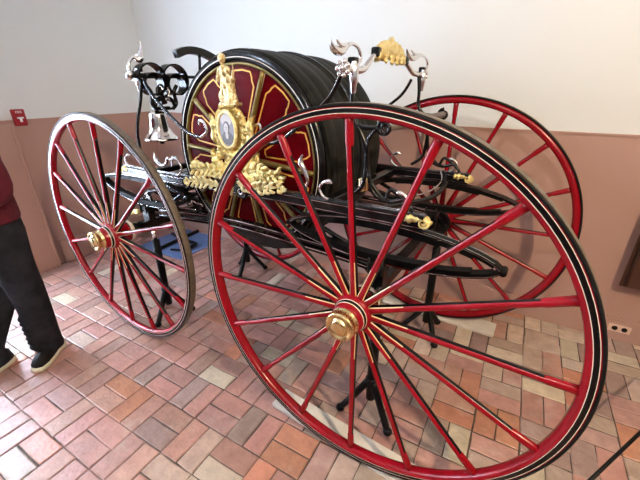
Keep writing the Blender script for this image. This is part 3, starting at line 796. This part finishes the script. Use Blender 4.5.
for s_, lst in ((1, [(OA + .10, 1.115), (OA + .20, 1.128), (OA + .29, 1.12), (OA + .38, 1.11)]), (-1, [(OA - .04, 1.155), (OA - .12, 1.145), (OA - .21, 1.160), (OA - .31, 1.172)])):
    mb = MB()
    foliage(mb, [L(a, .240, z) for a, z in lst], .031, 7, seed=2)
    for i in range(len(lst)): mb.tube(scroll((lst[i][0], .230, lst[i][1]), .016, 1.3, i, n=12), .0055, 1, 6)
    mb.build('acanthus_carving', M['pale_gilt'], car, label='pale cream and gold acanthus carving')
# leaf curling down at the middle
mb = MB()
leaf_strip(mb, [L(OA + .10, .238, 1.14), L(OA + .05, .235, 1.15), L(OA + .02, .235, 1.12), L(OA + .03, .235, 1.085)], .016, 4, .012)
mb.build('acanthus_carving', M['pale_gilt'], car)
mb = MB()
mb.tube(scroll((OA - .03, .25, 1.115), .045, .9, PI / 2 + .3, sgn=1, shrink=.5), .011, 1, 10)
mb.tube(scroll((OA - .03, .238, 1.115), .020, .9, PI / 2 + .3, sgn=1, shrink=.5), .005, 1, 8, mi=1)
mb.build('scroll_iron', [M['black'], M['silver']], car)
# bearing block carrying the reel axle
for b in SB:
    bb_ = b + (.035 if b < .5 else -.035); mb = MB(); mb.box(L(RA, bb_, 1.19), (.10, .030, .10), 0, None, .008); mb.lathe([(0, -.018), (.045, -.018), (.05, -.014), (.05, .014), (.045, .018), (0, .018)], L(RA, bb_, 1.25), 'Y', 24)
    mb.build('bearing_block', M['black'], car)

# ---- handle frames at both ends (mirrored about the middle)
BN, BF = .25, 1.05
def frame(mir, far_too=True):
    A = (lambda a: a) if not mir else (lambda a: 1.64 - a)
    H = .16
    sub = []
    # cross bar with raised middle
    mb = MB()
    pts = [(BN - .03, 1.650), (.31, 1.648), (.37, 1.655), (.43, 1.690), (.49, 1.716), (.60, 1.722), (.76, 1.718), (.84, 1.690), (.92, 1.660), (.98, 1.652), (BF + .02, 1.655)]
    if mir: pts = [(b, 1.648) for b, z in pts]
    mb.tube([L(A(H), b, z) for b, z in pts], [.012, .014, .013, .011, .010, .009, .010, .011, .012, .013, .012], 4, 10, mi=0)
    bar = mb.build('handle_bar', M['silver'] if not mir else M['black'], car)
    # end knobs and collars
    for b in (BN, BF):
        mb = MB()
        e = -1 if b == BN else 1
        mb.lathe([(0, -.018), (.014, -.018), (.024, -.006), (.024, .006), (.014, .018), (0, .018)], L(A(H), b + e * .03, 1.650), 'Y', 16)
        if not mir:
            for k in range(7):
                t = 2 * PI * k / 7; mb.ball(L(A(H) + .022 * math.cos(t), b + e * .045, 1.650 + .022 * math.sin(t)), .009, 0, 8, 6)
            mb.ball(L(A(H), b + e * .055, 1.650), .011, 0, 8, 6)
        mb.lathe([(.010, .030), (.012, .020), (.017, .010), (.017, -.030), (.012, -.05), (.009, -.075)], L(A(H - .01), b + .02, 1.645), 'Z', 14)
        mb.build('knob', M['silver'], bar)
        mb = MB(); mb.box(L(A(H), b + .03, 1.678), (.032, .032, .022), 0, None, .004)
        mb.build('collar', M['black'], bar)
        # swirl hook with leaf tip
        mb = MB()
        if not mir:
            if b == BN: hk2 = [(.300, 1.658), (.338, 1.685), (.322, 1.717), (.275, 1.730), (.233, 1.722), (.186, 1.701), (.148, 1.703), (.128, 1.716), (.119, 1.734)]
            else: hk2 = [(1.09, 1.662), (1.150, 1.680), (1.160, 1.710), (1.110, 1.736), (1.02, 1.742), (.93, 1.724), (.87, 1.722), (.835, 1.738), (.815, 1.756)]
            hk = [L(H, x_, z_) for x_, z_ in hk2]
            mb.tube(hk, [.009, .008, .007, .007, .009, .016, .016, .009, .002], 5, 10, flat=.8)
            mb.tube([(hk[4][0], hk[4][1], hk[4][2]), (hk[5][0], hk[5][1], hk[5][2] + .018), (hk[6][0], hk[6][1] + .01, hk[6][2] + .032)], [.008, .007, .002], 4, 8)
        else:
            hk2 = [(.235, 1.650), (.226, 1.672), (.232, 1.712), (.262, 1.738), (.286, 1.732), (.304, 1.745), (.318, 1.785), (.320, 1.822)]
            if b != BN: hk2 = [(1.30 - x_, z_) for x_, z_ in hk2]
            hk = [L(A(H), x_, z_) for x_, z_ in hk2]
            mb.tube(hk, [.010, .009, .008, .010, .024, .022, .009, .002], 5, 10, flat=.8)
        mb.build('swirl_hook', M['silver'], car)
    if not mir:
        for b in (.475, .80):
            MB().box(L(A(H), b, 1.718 if b < .5 else 1.705), (.036, .030, .036), 0, None, .005).build('collar', M['black'], bar)
        mb = MB(); n = 15
        # broad gilt shell in the plane of the bar, fluted
        vs = []; fs = []; cy, cz = .617, 1.690; n = 41; K = 9
        for side in (0, 1):
            for i in range(n):
                q = i / (n - 1); t = PI * (1 - q)
                bb_ = cy + .148 * math.cos(t); zt_ = cz + .010 + .068 * math.sin(t) ** .7 + (.012 if i == n // 2 else 0) + .004 * abs(math.sin(9 * t))
                zb_ = cz - .012 * abs(math.sin(4.2 * PI * q)) + .012 * math.sin(t)
                for k in range(K):
                    u_ = k / (K - 1)
                    th_ = (.008 + .010 * math.sin(PI * u_) + .004 * math.cos(i * PI / 2)) * (1 if side == 0 else -.6)
                    vs.append(L(A(H) - th_, bb_, zb_ + (zt_ - zb_) * u_))
        m0 = n * K
        for i in range(n - 1):
            for k in range(K - 1):
                f = (i * K + k, i * K + k + 1, (i + 1) * K + k + 1, (i + 1) * K + k); fs.append(f); fs.append(tuple(m0 + q for q in f[::-1]))
        edge = [i * K + K - 1 for i in range(n)] + [(n - 1) * K + k for k in range(K - 2, -1, -1)] + [i * K for i in range(n - 2, -1, -1)] + list(range(1, K - 1))
        for e1, e2 in zip(edge, edge[1:] + edge[:1]): fs.append((e1, e2, m0 + e2, m0 + e1))
        mb.add(vs, fs, 0)
        for b, dz in ((.535, -.018), (.60, -.022), (.66, -.022), (.715, -.016)):
            leaf_strip(mb, [L(A(H) - .016, b, 1.715), L(A(H) - .018, b, 1.70 + dz * .4), L(A(H) - .016, b + .004, 1.697 + dz)], .016, 2, .008, nrm=(1, -.4, 0))
        mb.build('gilded_shell', M['pale_gilt'], car)
    for b in (BN + .02, BF):
        # stay swooping towards the reel bearing
        mb = MB()
        stay = [(.205, 1.630), (.225, 1.59), (.26, 1.545), (.33, 1.49), (.42, 1.425), (.52, 1.368), (.61, 1.352), (.665, 1.385), (.650, 1.428), (.618, 1.436), (.612, 1.412)]
        pts = [L(A(a), b, z) for a, z in stay]
        rs = [.009, .009, .009, .009, .009, .009, .009, .0085, .008, .007, .006]
        mb.tube(pts[:7], rs[:7], 6, 8, mi=0); mb.tube([(p[0] - .002, p[1] - .006, p[2] + .004) for p in pts[:7]], .0022, 6, 6, mi=1)  # thin silver line stands in for a highlight on the black rod
        mb.tube(pts[6:], rs[6:], 6, 8, mi=1)
        mb.build('stay_rod', [M['black'], M['silver']], car)
        # outer upright
        mb = MB()
        up = [(.165, 1.640), (.155, 1.57), (.15, 1.50), (.115, 1.455), (.04, 1.452)] if not mir else [(.185, 1.640), (.165, 1.58), (.125, 1.50), (.075, 1.42), (.040, 1.33), (.03, 1.22), (.02, 1.13)]
        mb.tube([L(A(a), b, z) for a, z in up], .009, 6, 8, mi=0)
        mb.tube([(L(A(a), b, z)[0] - .003, b - .006, z) for a, z in up], .0016, 6, 6, mi=1)
        if not mir:
            lyre = [(.04, 1.452), (.072, 1.42), (.082, 1.36), (.065, 1.26), (.040, 1.205), (-.02, 1.183), (-.08, 1.20)]
            mb.tube([L(a, b, z) for a, z in lyre], .009, 6, 8); mb.tube([(L(a, b, z)[0] - .003, b - .006, z + .003) for a, z in lyre], .0016, 6, 6, mi=1)
            l2 = [(.15, 1.49), (.110, 1.43), (.085, 1.37), (.085, 1.28), (.10, 1.22), (.155, 1.175)]
            mb.tube([L(a, b, z) for a, z in l2], .009, 6, 8); mb.tube([(L(a, b, z)[0] - .003, b - .006, z + .003) for a, z in l2], .0016, 6, 6, mi=1)
            l3 = [(.06, 1.25), (.0, 1.19), (-.03, 1.23), (-.10, 1.185), (-.12, 1.16)]
            mb.tube([L(a, b, z) for a, z in l3], .008, 6, 8)
        mb.build('upright', [M['black'], M['silver']], car)
frame(False); frame(True)
# leather roller at the rear
mb = MB(); mb.lathe([(0, .275), (.015, .275), (.017, .285), (.017, 1.055), (.015, 1.065), (0, 1.065)], L(.015, 0, 1.455), 'Y', 20)
rol = mb.build('roller', M['leather'], car, label='worn grey brown leather roller')
for b in (.268, 1.072):
    mb = MB(); mb.tube([(p[0], b, p[2]) for p in scroll((.015, b, 1.455), .030, 1.4, PI / 2, sgn=-1)], .008, 1, 8); mb.build('roller_scroll', M['black'], rol)
# arched bar standing over the front of the reel
mb = MB()
pts = crom([L(1.27, .372, 1.750), L(1.27, .44, 1.772), L(1.27, .52, 1.773), L(1.27, .60, 1.755), L(1.27, .68, 1.718), L(1.27, .76, 1.66)], 6)
mb.sweep(pts, [(-.018, -.019), (.018, -.019), (.018, .019), (-.018, .019)], up=(0, 0, 1), smooth=False)
arch = mb.build('arched_bar', M['black'], car)
mb = MB()
for b in (.53, .74): mb.tube([L(1.27, b, 1.755 if b < .6 else 1.67), L(1.29, b, 1.60), L(1.32, b, 1.30), L(1.33, b, 1.08)], .008, 4, 8)
mb.build('post', M['black'], arch)
mb = MB(); mb.box(L(1.33, .667, 1.09), (.05, SB[1] - SB[0] - .03, .04), 0, None, .004); mb.build('post_beam', M['black'], car)

# silver leaf hooks standing on the rails
def leafhook(a, b, z, s_, k=1.0):
    mb = MB()
    pts = [(0, 0), (.030, .012), (.048, .045), (.030, .075), (0.0, .085), (-.02, .078)]
    mb.tube([L(a + s_ * x * k, b, z + y_ * k) for x, y_ in pts], [.006, .006, .006, .007, .012 * k, .003], 6, 8)
    mb.build('silver_hook', M['silver'], car)
for b in SB:
    leafhook(.235, b - .03, rail_z(.2) + .035, 1, .9)
    leafhook(1.74, b - .01, rail_z(1.74) + .025, 1, .9)
    leafhook(1.26, b - .02, rail_z(1.3) + .03, -1, 1.15)
    leafhook(-.06, b, rail_z(-.06) + .03, -1, .8)
for pts in ([(1.47, 1.235), (1.46, 1.19), (1.41, 1.165), (1.37, 1.18), (1.345, 1.215), (1.31, 1.20), (1.32, 1.165)],
            [(.385, 1.325), (.395, 1.29), (.375, 1.255), (.36, 1.215), (.37, 1.18)]):
    mb = MB(); mb.tube([L(a, .27, z) for a, z in pts], [.003, .013, .011, .008, .007, .006, .004][:len(pts)], 6, 8); mb.build('silver_leaf', M['silver'], car)
mb = MB(); mb.lathe([(0, .0), (.02, 0), (.022, .005), (.022, .05), (.02, .055), (0, .055)], L(.105, .30, 1.20), 'Z', 16); mb.build('oil_cup', M['brass'], car)

# ---- flat band rings and bell at the front
HF = 1.64 - .16
for b in (.335, .485):
    mb = MB(); path = []
    CZ = 1.605
    for i in range(70):
        t = i / 69; ang = PI * 1.02 - 2 * PI * 1.72 * t; r_ = .094 - .036 * min(1, t * 1.6)
        cz_ = CZ + (.022 if t < .3 else .022 * max(0, 1 - (t - .3) * 3))
        path.append((L(HF, b, 0)[0], b + .010 + r_ * math.cos(ang), cz_ + r_ * math.sin(ang)))
    vs = []; fs = []
    for p in path:
        c = Vector(L(HF, b + .010, CZ + .01)); d = (Vector(p) - c).normalized()
        for (yy, rr_) in ((-.034, .004), (.034, .004), (.034, -.004), (-.034, -.004)): vs.append(Vector(p) + Vector((yy, 0, 0)) + d * rr_)
    for i in range(len(path) - 1):
        for k in range(4): l = (k + 1) % 4; fs.append((i * 4 + k, i * 4 + l, i * 4 + 4 + l, i * 4 + 4 + k))
    fs.append((0, 1, 2, 3)); n_ = (len(path) - 1) * 4; fs.append((n_ + 3, n_ + 2, n_ + 1, n_))
    mb.add(vs, fs, 0, False)
    mb.build('coiled_band', M['black'], car)
mb = MB()
mb.tube([L(HF, .405, 1.645), L(HF, .41, 1.60), L(HF, .39, 1.56), L(HF, .405, 1.50)], [.009, .012, .016, .018], 5, 8)
for s_ in (-1, 1):
    mb.tube([L(HF, .405, 1.60), L(HF, .405 + s_ * .03, 1.585), L(HF, .405 + s_ * .035, 1.55), L(HF, .405 + s_ * .012, 1.545)], [.010, .010, .009, .006], 5, 8)
    mb.tube([L(HF, .405, 1.53), L(HF, .405 + s_ * .05, 1.52), L(HF, .405 + s_ * .065, 1.48), L(HF, .405 + s_ * .03, 1.47)], [.014, .013, .010, .006], 5, 8)
    mb.tube([L(HF, .405 + s_ * .10, 1.60), L(HF, .405 + s_ * .075, 1.56), L(HF, .405 + s_ * .08, 1.50), L(HF, .405 + s_ * .05, 1.47)], .011, 5, 8)
mb.box(L(HF + .02, .39, 1.475), (.06, .09, .020), 0, None, .004)
br = mb.build('bell_bracket', M['black'], car)
mb = MB()
mb.tube([L(HF - .01, .425, 1.60), L(HF - .02, .435, 1.565), L(HF - .02, .42, 1.535), L(HF - .02, .43, 1.51)], [.003, .007, .006, .003], 4, 8)
mb.tube([L(HF - .01, .385, 1.60), L(HF - .02, .395, 1.575), L(HF - .02, .38, 1.55)], [.003, .006, .003], 4, 8)
mb.ball(L(HF - .02, .405, 1.525), .009)
mb.build('silver_ornament', M['silver'], br)
mb = MB()
bz = 1.295
mb.lathe([(0, .165), (.025, .165), (.045, .158), (.050, .145), (.052, .12), (.055, .09), (.061, .060), (.073, .034), (.090, .014), (.104, 0.002), (.100, -.004), (.086, .006), (.066, .030), (.054, .060), (.047, .10), (.042, .14), (0, .15)], L(HF + .055, .380, bz), 'Z', 40)
be = mb.build('bell', M['bell'], car, label='polished metal bell')
mb = MB(); mb.tube([L(HF + .055, .380, bz + .145), L(HF + .055, .380, bz - .01)], .005, 1, 8); mb.ball(L(HF + .055, .380, bz - .015), .016)
mb.build('clapper', M['iron'], be)
mb = MB(); mb.tube([L(HF + .055, .380, bz + .16), L(HF + .055, .380, 1.48)], .012, 1, 10); mb.build('bell_crown', M['iron'], be)

# ------------------------------------------------------------------ tripod jacks below the axles
def jack(a, b, top, rot, label, grp, spread=.155):
    x, y, _ = room(a, b)
    o = empty('axle_stand', (x, y, 0), rot); tag(o, label, 'stand')
    mb = MB(); mb.tube([(0, 0, .10), (0, 0, top - .10)], .025, 1, 14); mb.lathe([(0, .20), (.028, .20), (.032, .205), (.032, .235), (.028, .24), (0, .24)], (0, 0, 0), 'Z', 16)
    mb.build('post', M['iron'], o)
    mb = MB(); mb.tube([(0, 0, top - .11), (0, 0, top - .012)], .013, 1, 12)
    mb.build('screw', M['silver'], o)
    mb = MB(); mb.box((0, 0, top - .008), (.07, .07, .014), 0, None, .003); mb.build('head_plate', M['iron'], o)
    for k in range(3):
        t = 2 * PI * k / 3
        mb = MB(); mb.tube([(.012 * math.cos(t), .012 * math.sin(t), .225), (spread * .5 * math.cos(t), spread * .5 * math.sin(t), .125), (spread * math.cos(t), spread * math.sin(t), .020)], [.019, .018, .017], 3, 10)
        lg = mb.build('leg', M['iron'], o)
        mb = MB(); mb.ball((spread * math.cos(t), spread * math.sin(t), .020), (.024, .024, .020), 0, 12, 8); mb.build('foot', M['iron'], lg)
jack(0.0, .30, ZR - .0275, math.radians(-33), 'black tripod stand under the axle behind the big near wheel', None)
jack(-.05, 1.10, ZR - .0275, math.radians(-52), 'black tripod stand under the axle in front of the far right wheel', None)
jack(AF, .27, ZF - .0275, math.radians(-72), 'black tripod stand behind the smaller left wheel beside the blue mat', None)
jack(AF - .02, 1.10, ZF - .0275, math.radians(-80), 'black tripod stand on the bricks under the hose reel, seen through the big wheel', None)

# boards under the rear wheels
def board(x0, y0, rz, lx, ly, h, label):
    o = empty('board', (x0, y0, 0), rz)
    MB().box((0, 0, h / 2), (lx, ly, h), 0, None, .003).build('plank', M['white_board'], o)
    for ch in [q for q in bpy.data.objects if q.parent == o]:
        pass
    return o
def plank(c, rz, d, label):
    mb = MB(); mb.box((0, 0, d[2] / 2), d, 0, None, .003)
    o = mb.build('board', M['white_board'], None, c); o.rotation_euler = (0, 0, rz); tag(o, label, 'board', 'white boards under the wheels')
x, y, _ = room(.03, .085); plank((x, y, 0), CR - .035, (.85, .12, .026), 'long white board on the bricks under the big near wheel')
x, y, _ = room(-.06, 1.372); plank((x, y, 0), CR, (.82, .15, .026), 'white board on the bricks under the far right wheel by the wall')

# blue mat and the black fork lying on it
mb = MB(); mb.box((0, 0, .004), (.66, .60, .008), 0, None, .002)
x, y, _ = room(2.70, 1.17)
o = mb.build('blue_mat', M['mat'], None, (x, y, 0)); tag(o, 'flat blue mat on the brick floor behind the left wheel', 'mat')
mb = MB(); zt = .029
def lr(a, b): p = room(a, b); return (p[0], p[1], zt)
mb.tube([lr(2.72, .92), lr(2.75, 1.20), lr(2.78, 1.46)], .020, 1, 8)
mb.tube([lr(2.96, 1.24), lr(2.70, 1.20), lr(2.50, 1.20)], .018, 1, 8)
mb.tube([lr(2.50, 1.20), lr(2.47, 1.10), lr(2.46, 1.02)], .018, 1, 8)
mb.tube([lr(2.60, .96), lr(2.46, 1.02), lr(2.44, 1.08)], .012, 1, 8)
o = mb.build('metal_frame', M['iron']); tag(o, 'black metal bar frame lying on the blue mat', 'frame')

# ------------------------------------------------------------------ things on the walls
al = empty('fire_alarm', (0.0, -1.255, 1.36)); tag(al, 'small dark red fire alarm box on the left wall above the dado', 'alarm')
MB().box((.020, 0, 0), (.04, .088, .128), 0, None, .006).build('housing', M['alarm'], al)
mb = MB(); mb.box((.045, 0, -.002), (.010, .045, .012), 0, None, .002); mb.box((.045, 0, -.018), (.010, .016, .034), 0, None, .002); mb.build('pull_handle', M['white'], al)
cu = bpy.data.curves.new('lettering', 'FONT'); cu.body = 'FIRE'; cu.size = .026; cu.align_x = 'CENTER'; cu.extrude = .0006; cu.materials.append(M['white'])
tmp = bpy.data.objects.new('lettering_curve', cu); col.objects.link(tmp); bpy.context.view_layer.update()
lm = bpy.data.meshes.new_from_object(tmp.evaluated_get(bpy.context.evaluated_depsgraph_get())); bpy.data.objects.remove(tmp)
to = bpy.data.objects.new('lettering', lm); col.objects.link(to); to.parent = al; to.location = (.0410, 0, .034); to.rotation_euler = (PI / 2, 0, PI / 2)

ol = empty('power_outlet', (4.533, 0, 0.095)); tag(ol, 'double power outlet set sideways in the baseboard of the back wall', 'outlet')
MB().box((0, -.021, 0), (.122, .006, .056), 0, None, .002).build('cover_plate', M['outlet'], ol)
for e in (-.026, .026):
    mb = MB(); mb.lathe([(0, -.004), (.015, -.004), (.0165, -.001), (.0165, .003), (0, .003)], (e, -.0245, 0), 'Y', 20); mb.build('socket', M['black'], ol)
cb = empty('wall_cabinet', (4.76, 0, .45)); tag(cb, 'dark brown wooden case on the back wall at the right edge', 'cabinet')
mb = MB(); mb.box((0, -.06, .36), (.62, .12, .72), 0, None, .006); mb.box((0, -.068, .36), (.66, .014, .76), 0, None, .004); mb.build('case', M['wood'], cb)
mb = MB(); mb.box((0, -.082, .36), (.56, .016, .66), 0, None, .004); mb.build('door', M['wood'], cb)
mb = MB(); mb.ball((-.24, -.10, .06), .014); mb.build('knob', M['silver'], cb)

# barrier rail at the lower right
p0 = Vector(room(-.80, .03, .40)); p1 = Vector(room(-1.12, .62, .40))
d = (p1 - p0).normalized()
br = empty('barrier_rail', (p0.x, p0.y, 0)); tag(br, 'thin black barrier rail crossing the lower right corner of the floor', 'barrier')
# posts stand just beyond the frame's corner
q0 = p0 - d * .20; q1 = p0 + d * 1.15
o3 = Vector((p0.x, p0.y, 0))
MB().tube([q0 - o3, q1 - o3], .006, 1, 8).build('rail', M['iron'], br)
for q in (q0, q1):
    mb = MB(); mb.tube([(q.x - o3.x, q.y - o3.y, .01), (q.x - o3.x, q.y - o3.y, .40)], .008, 1, 8); mb.lathe([(0, 0), (.06, 0), (.06, .006), (.01, .014), (0, .014)], (q.x - o3.x, q.y - o3.y, 0), 'Z', 20)
    mb.build('post', M['iron'], br)

# track lamps below the ceiling (housings of the track lights and the added cool one)
for i, (lo, ta, po, co) in enumerate(SPOTS):
    o = empty('track_and_fill_lamp', (lo[0], lo[1], 3.0)); tag(o, ['black ceiling spotlight near the right side of the room', 'black ceiling spotlight above where the viewer stands', 'added black ceiling spotlight near the left wall, tinting the back wall blue'][i], 'lamp', 'ceiling spotlights')
    dd = (Vector(lo) - Vector(ta)).normalized(); q = dd.to_track_quat('Z', 'Y').to_matrix()
    mb = MB(); mb.lathe([(.045, .012), (.05, .012), (.05, .13), (.04, .15), (0, .15), (0, .14), (.045, .12)], (0, 0, 0), 'Z', 20, closed_prof=False)
    mb.v = [tuple(q @ Vector(v) + Vector((0, 0, lo[2] - 3.0))) for v in mb.v]
    mb.tube([(0, 0, lo[2] - 3.0 + .14), (0, 0, 0)], .008, 1, 8)
    mb.build('housing', M['iron'], o)

# ------------------------------------------------------------------ the visitor at the left edge
def skin(name, nodes, edges, material, parent, root=0, sub=2):
    me = bpy.data.meshes.new(name); me.from_pydata([n[0] for n in nodes], edges, []); me.materials.append(material)
    o = bpy.data.objects.new(name, me); col.objects.link(o); o.parent = parent
    md = o.modifiers.new('skin', 'SKIN'); md.use_smooth_shade = True
    for i, n in enumerate(nodes):
        r = n[1]; me.skin_vertices[0].data[i].radius = (r, r) if not isinstance(r, tuple) else r
        me.skin_vertices[0].data[i].use_root = (i == root)
    s2 = o.modifiers.new('sub', 'SUBSURF'); s2.levels = sub; s2.render_levels = sub
    return o
px_, py_, _ = room(1.985, -.450)
per = empty('person', (px_, py_, 0), CR); tag(per, 'person in dark red jacket, charcoal trousers and black shoes standing at left edge', 'person')
# local: x to the right in the picture, facing -y
F1 = (.060, .015); F2 = (-.065, -.235)
hipz, kz = .90, .49
body = [((0, 0, .95), (.13, .10)), ((0, .01, 1.12), (.125, .095)), ((0, .015, 1.32), (.15, .10)), ((0, .01, 1.45), (.085, .07)), ((0, 0, 1.51), .052), ((0, -.01, 1.57), .062), ((0, -.02, 1.65), (.078, .092)), ((0, -.015, 1.72), (.060, .075)),
        ((.095, 0, .87), .085), ((F1[0] + .005, .02, kz), .057), ((F1[0], F1[1] + .03, .10), .038), ((F1[0], F1[1] - .06, .045), .034),
        ((-.095, 0, .87), .085), ((F2[0] + .005, -.06, kz), .057), ((F2[0], F2[1] + .03, .10), .038), ((F2[0], F2[1] - .06, .045), .034),
        ((.175, .01, 1.40), .058), ((.235, .03, 1.13), .042), ((.13, -.20, 1.12), .030), ((.075, -.26, 1.14), .032),
        ((-.175, .01, 1.40), .058), ((-.235, .03, 1.13), .042), ((-.13, -.20, 1.12), .030), ((-.075, -.26, 1.14), .032)]
be_ = [(0, 1), (1, 2), (2, 3), (3, 4), (4, 5), (5, 6), (6, 7), (0, 8), (8, 9), (9, 10), (10, 11), (0, 12), (12, 13), (13, 14), (14, 15), (2, 16), (16, 17), (17, 18), (18, 19), (2, 20), (20, 21), (21, 22), (22, 23)]
# fingers on both hands
for s_, root_i in ((1, 19), (-1, 23)):
    hx = s_ * .075
    for k in range(4):
        n0 = len(body); zz = 1.168 - .019 * k; ln = (.9, 1.0, .95, .78)[k]
        body += [((hx - s_ * .012, -.283, zz), .0095), ((hx - s_ * .030, -.283 - .018 * ln, zz), .0085), ((hx - s_ * .048 * ln, -.268, zz), .0075)]
        be_ += [(root_i, n0), (n0, n0 + 1), (n0 + 1, n0 + 2)]
    n0 = len(body); body += [((hx - s_ * .005, -.25, 1.175), .011), ((hx - s_ * .025, -.245, 1.195), .009)]; be_ += [(root_i, n0), (n0, n0 + 1)]
skin('body', body, be_, M['skin'], per, 0, 2)
def blend(o, vox, it=6):
    md = o.modifiers.new('blend', 'REMESH'); md.mode = 'VOXEL'; md.voxel_size = vox; md.use_smooth_shade = True
    m2 = o.modifiers.new('smooth', 'SMOOTH'); m2.factor = .5; m2.iterations = it
def loft(mb, secs, seg=20):
    """secs: (x, y, z, rx, ry)"""
    vs = []; q = crom(secs, 5)
    for (x, y, z, rx, ry) in q:
        for k in range(seg):
            t = 2 * PI * k / seg; vs.append((x + rx * math.cos(t), y + ry * math.sin(t), z))
    n = len(q)
    fs = [(i * seg + k, i * seg + (k + 1) % seg, (i + 1) * seg + (k + 1) % seg, (i + 1) * seg + k) for i in range(n - 1) for k in range(seg)]
    fs += [tuple(range(seg))[::-1], tuple((n - 1) * seg + k for k in range(seg))]
    mb.add(vs, fs)
mb = MB()
loft(mb, [(0, .01, .93, .180, .135), (0, .01, 1.00, .178, .132), (0, .01, 1.12, .168, .128), (0, .015, 1.28, .190, .130), (0, .015, 1.38, .195, .115), (0, .01, 1.45, .110, .085), (0, .0, 1.51, .065, .065)])
for s_ in (-1, 1):
    mb.tube([(s_ * .165, .01, 1.40), (s_ * .215, .02, 1.30), (s_ * .250, .03, 1.12), (s_ * .215, -.08, 1.10), (s_ * .145, -.185, 1.12)], [.075, .068, .058, .054, .044], 5, 14)
blend(mb.build('jacket', M['jacket'], per), .010)
mb = MB()
loft(mb, [(0, .01, .80, .150, .115), (0, .01, .88, .168, .128), (0, .01, .99, .155, .115)])
loft(mb, [(F1[0] - .005, F1[1] + .02, .045, .066, .080), (F1[0], F1[1] + .02, .14, .066, .078), (F1[0] + .01, .03, .45, .082, .086), (.085, .01, .68, .095, .100), (.082, .01, .88, .090, .115)])
loft(mb, [(F2[0] + .002, F2[1] + .02, .045, .075, .085), (F2[0], F2[1] + .015, .14, .074, .082), (F2[0] + .01, -.07, .45, .082, .086), (-.090, .0, .68, .095, .100), (-.082, .01, .88, .090, .115)])
for k in range(7):
    z = .10 + .035 * k; mb.tube([(F1[0] + .06 - .01 * (k % 2), F1[1] - .05, z), (F1[0] - .0, F1[1] - .070, z + .012), (F1[0] - .06, F1[1] - .04, z + .004)], .010, 4, 6)
blend(mb.build('trousers', M['trousers'], per), .010, 3)
for (fx, fy), tw in ((F1, .65), (F2, .35)):
    rot = Matrix.Rotation(tw, 3, 'Z')
    def ring(zs, k, mb, mi):
        pass
    outline = [(0, -.175), (.034, -.165), (.047, -.12), (.044, -.06), (.036, 0), (.036, .06), (.022, .088), (0, .094), (-.022, .088), (-.036, .06), (-.036, 0), (-.040, -.06), (-.043, -.12), (-.03, -.165)]
    n = len(outline)
    def stack(levels, mi):
        vs = []; fs = []
        for (z, k, sh) in levels:
            for (x, y) in outline:
                zz = z + (sh * max(0, (y + .02)) * .35 if sh else 0)
                v = rot @ Vector((x * k, y * k + (.0), 0)); vs.append((fx + v.x, fy + .03 + v.y, zz))
        for i in range(len(levels) - 1):
            for q in range(n): fs.append((i * n + q, i * n + (q + 1) % n, (i + 1) * n + (q + 1) % n, (i + 1) * n + q))
        fs.append(tuple(range(n))[::-1]); fs.append(tuple((len(levels) - 1) * n + q for q in range(n)))
        return vs, fs
    mb = MB(); vs, fs = stack([(.028, .98, 0), (.050, .98, 0), (.068, .88, .6), (.082, .66, .9)], 0); mb.add(vs, fs)
    sh = mb.build('shoe', M['shoe'], per)
    mb = MB(); vs, fs = stack([(.001, .97, 0), (.004, 1.04, 0), (.026, 1.06, 0), (.032, 1.0, 0)], 0); mb.add(vs, fs); mb.build('sole', M['sole'], sh)
    mb = MB()
    for k in range(4):
        yy = -.075 + k * .026; zz = .074 + k * .006
        p = [rot @ Vector((e * .022, yy, 0)) for e in (-1, 0, 1)]
        mb.tube([(fx + v.x, fy + .03 + v.y, zz + (.006 if i == 1 else 0)) for i, v in enumerate(p)], .003, 3, 6)
    mb.build('laces', M['trousers'], sh)
mb = MB()
mb.ball((0, -.005, 1.685), (.086, .100, .095), 0, 20, 14)
mb.v = [v if not (v[1] < -.05 and v[2] < 1.72) else (v[0], -.05, v[2]) for v in mb.v]
mb.build('hair', M['hair'], per)
# facial features
mb = MB()
for s_ in (-1, 1): mb.ball((s_ * .030, -.098, 1.655), (.011, .008, .007), 0, 10, 8)
mb.build('eye', M['white'], per)
mb = MB(); mb.tube([(0, -.100, 1.665), (0, -.118, 1.635), (0, -.105, 1.625)], [.008, .012, .008], 4, 8)
for s_ in (-1, 1): mb.ball((s_ * .080, -.005, 1.645), (.010, .018, .028), 0, 10, 8)
mb.ball((0, -.095, 1.598), (.024, .010, .007), 0, 10, 6)
mb.build('face_feature', M['skin'], per)
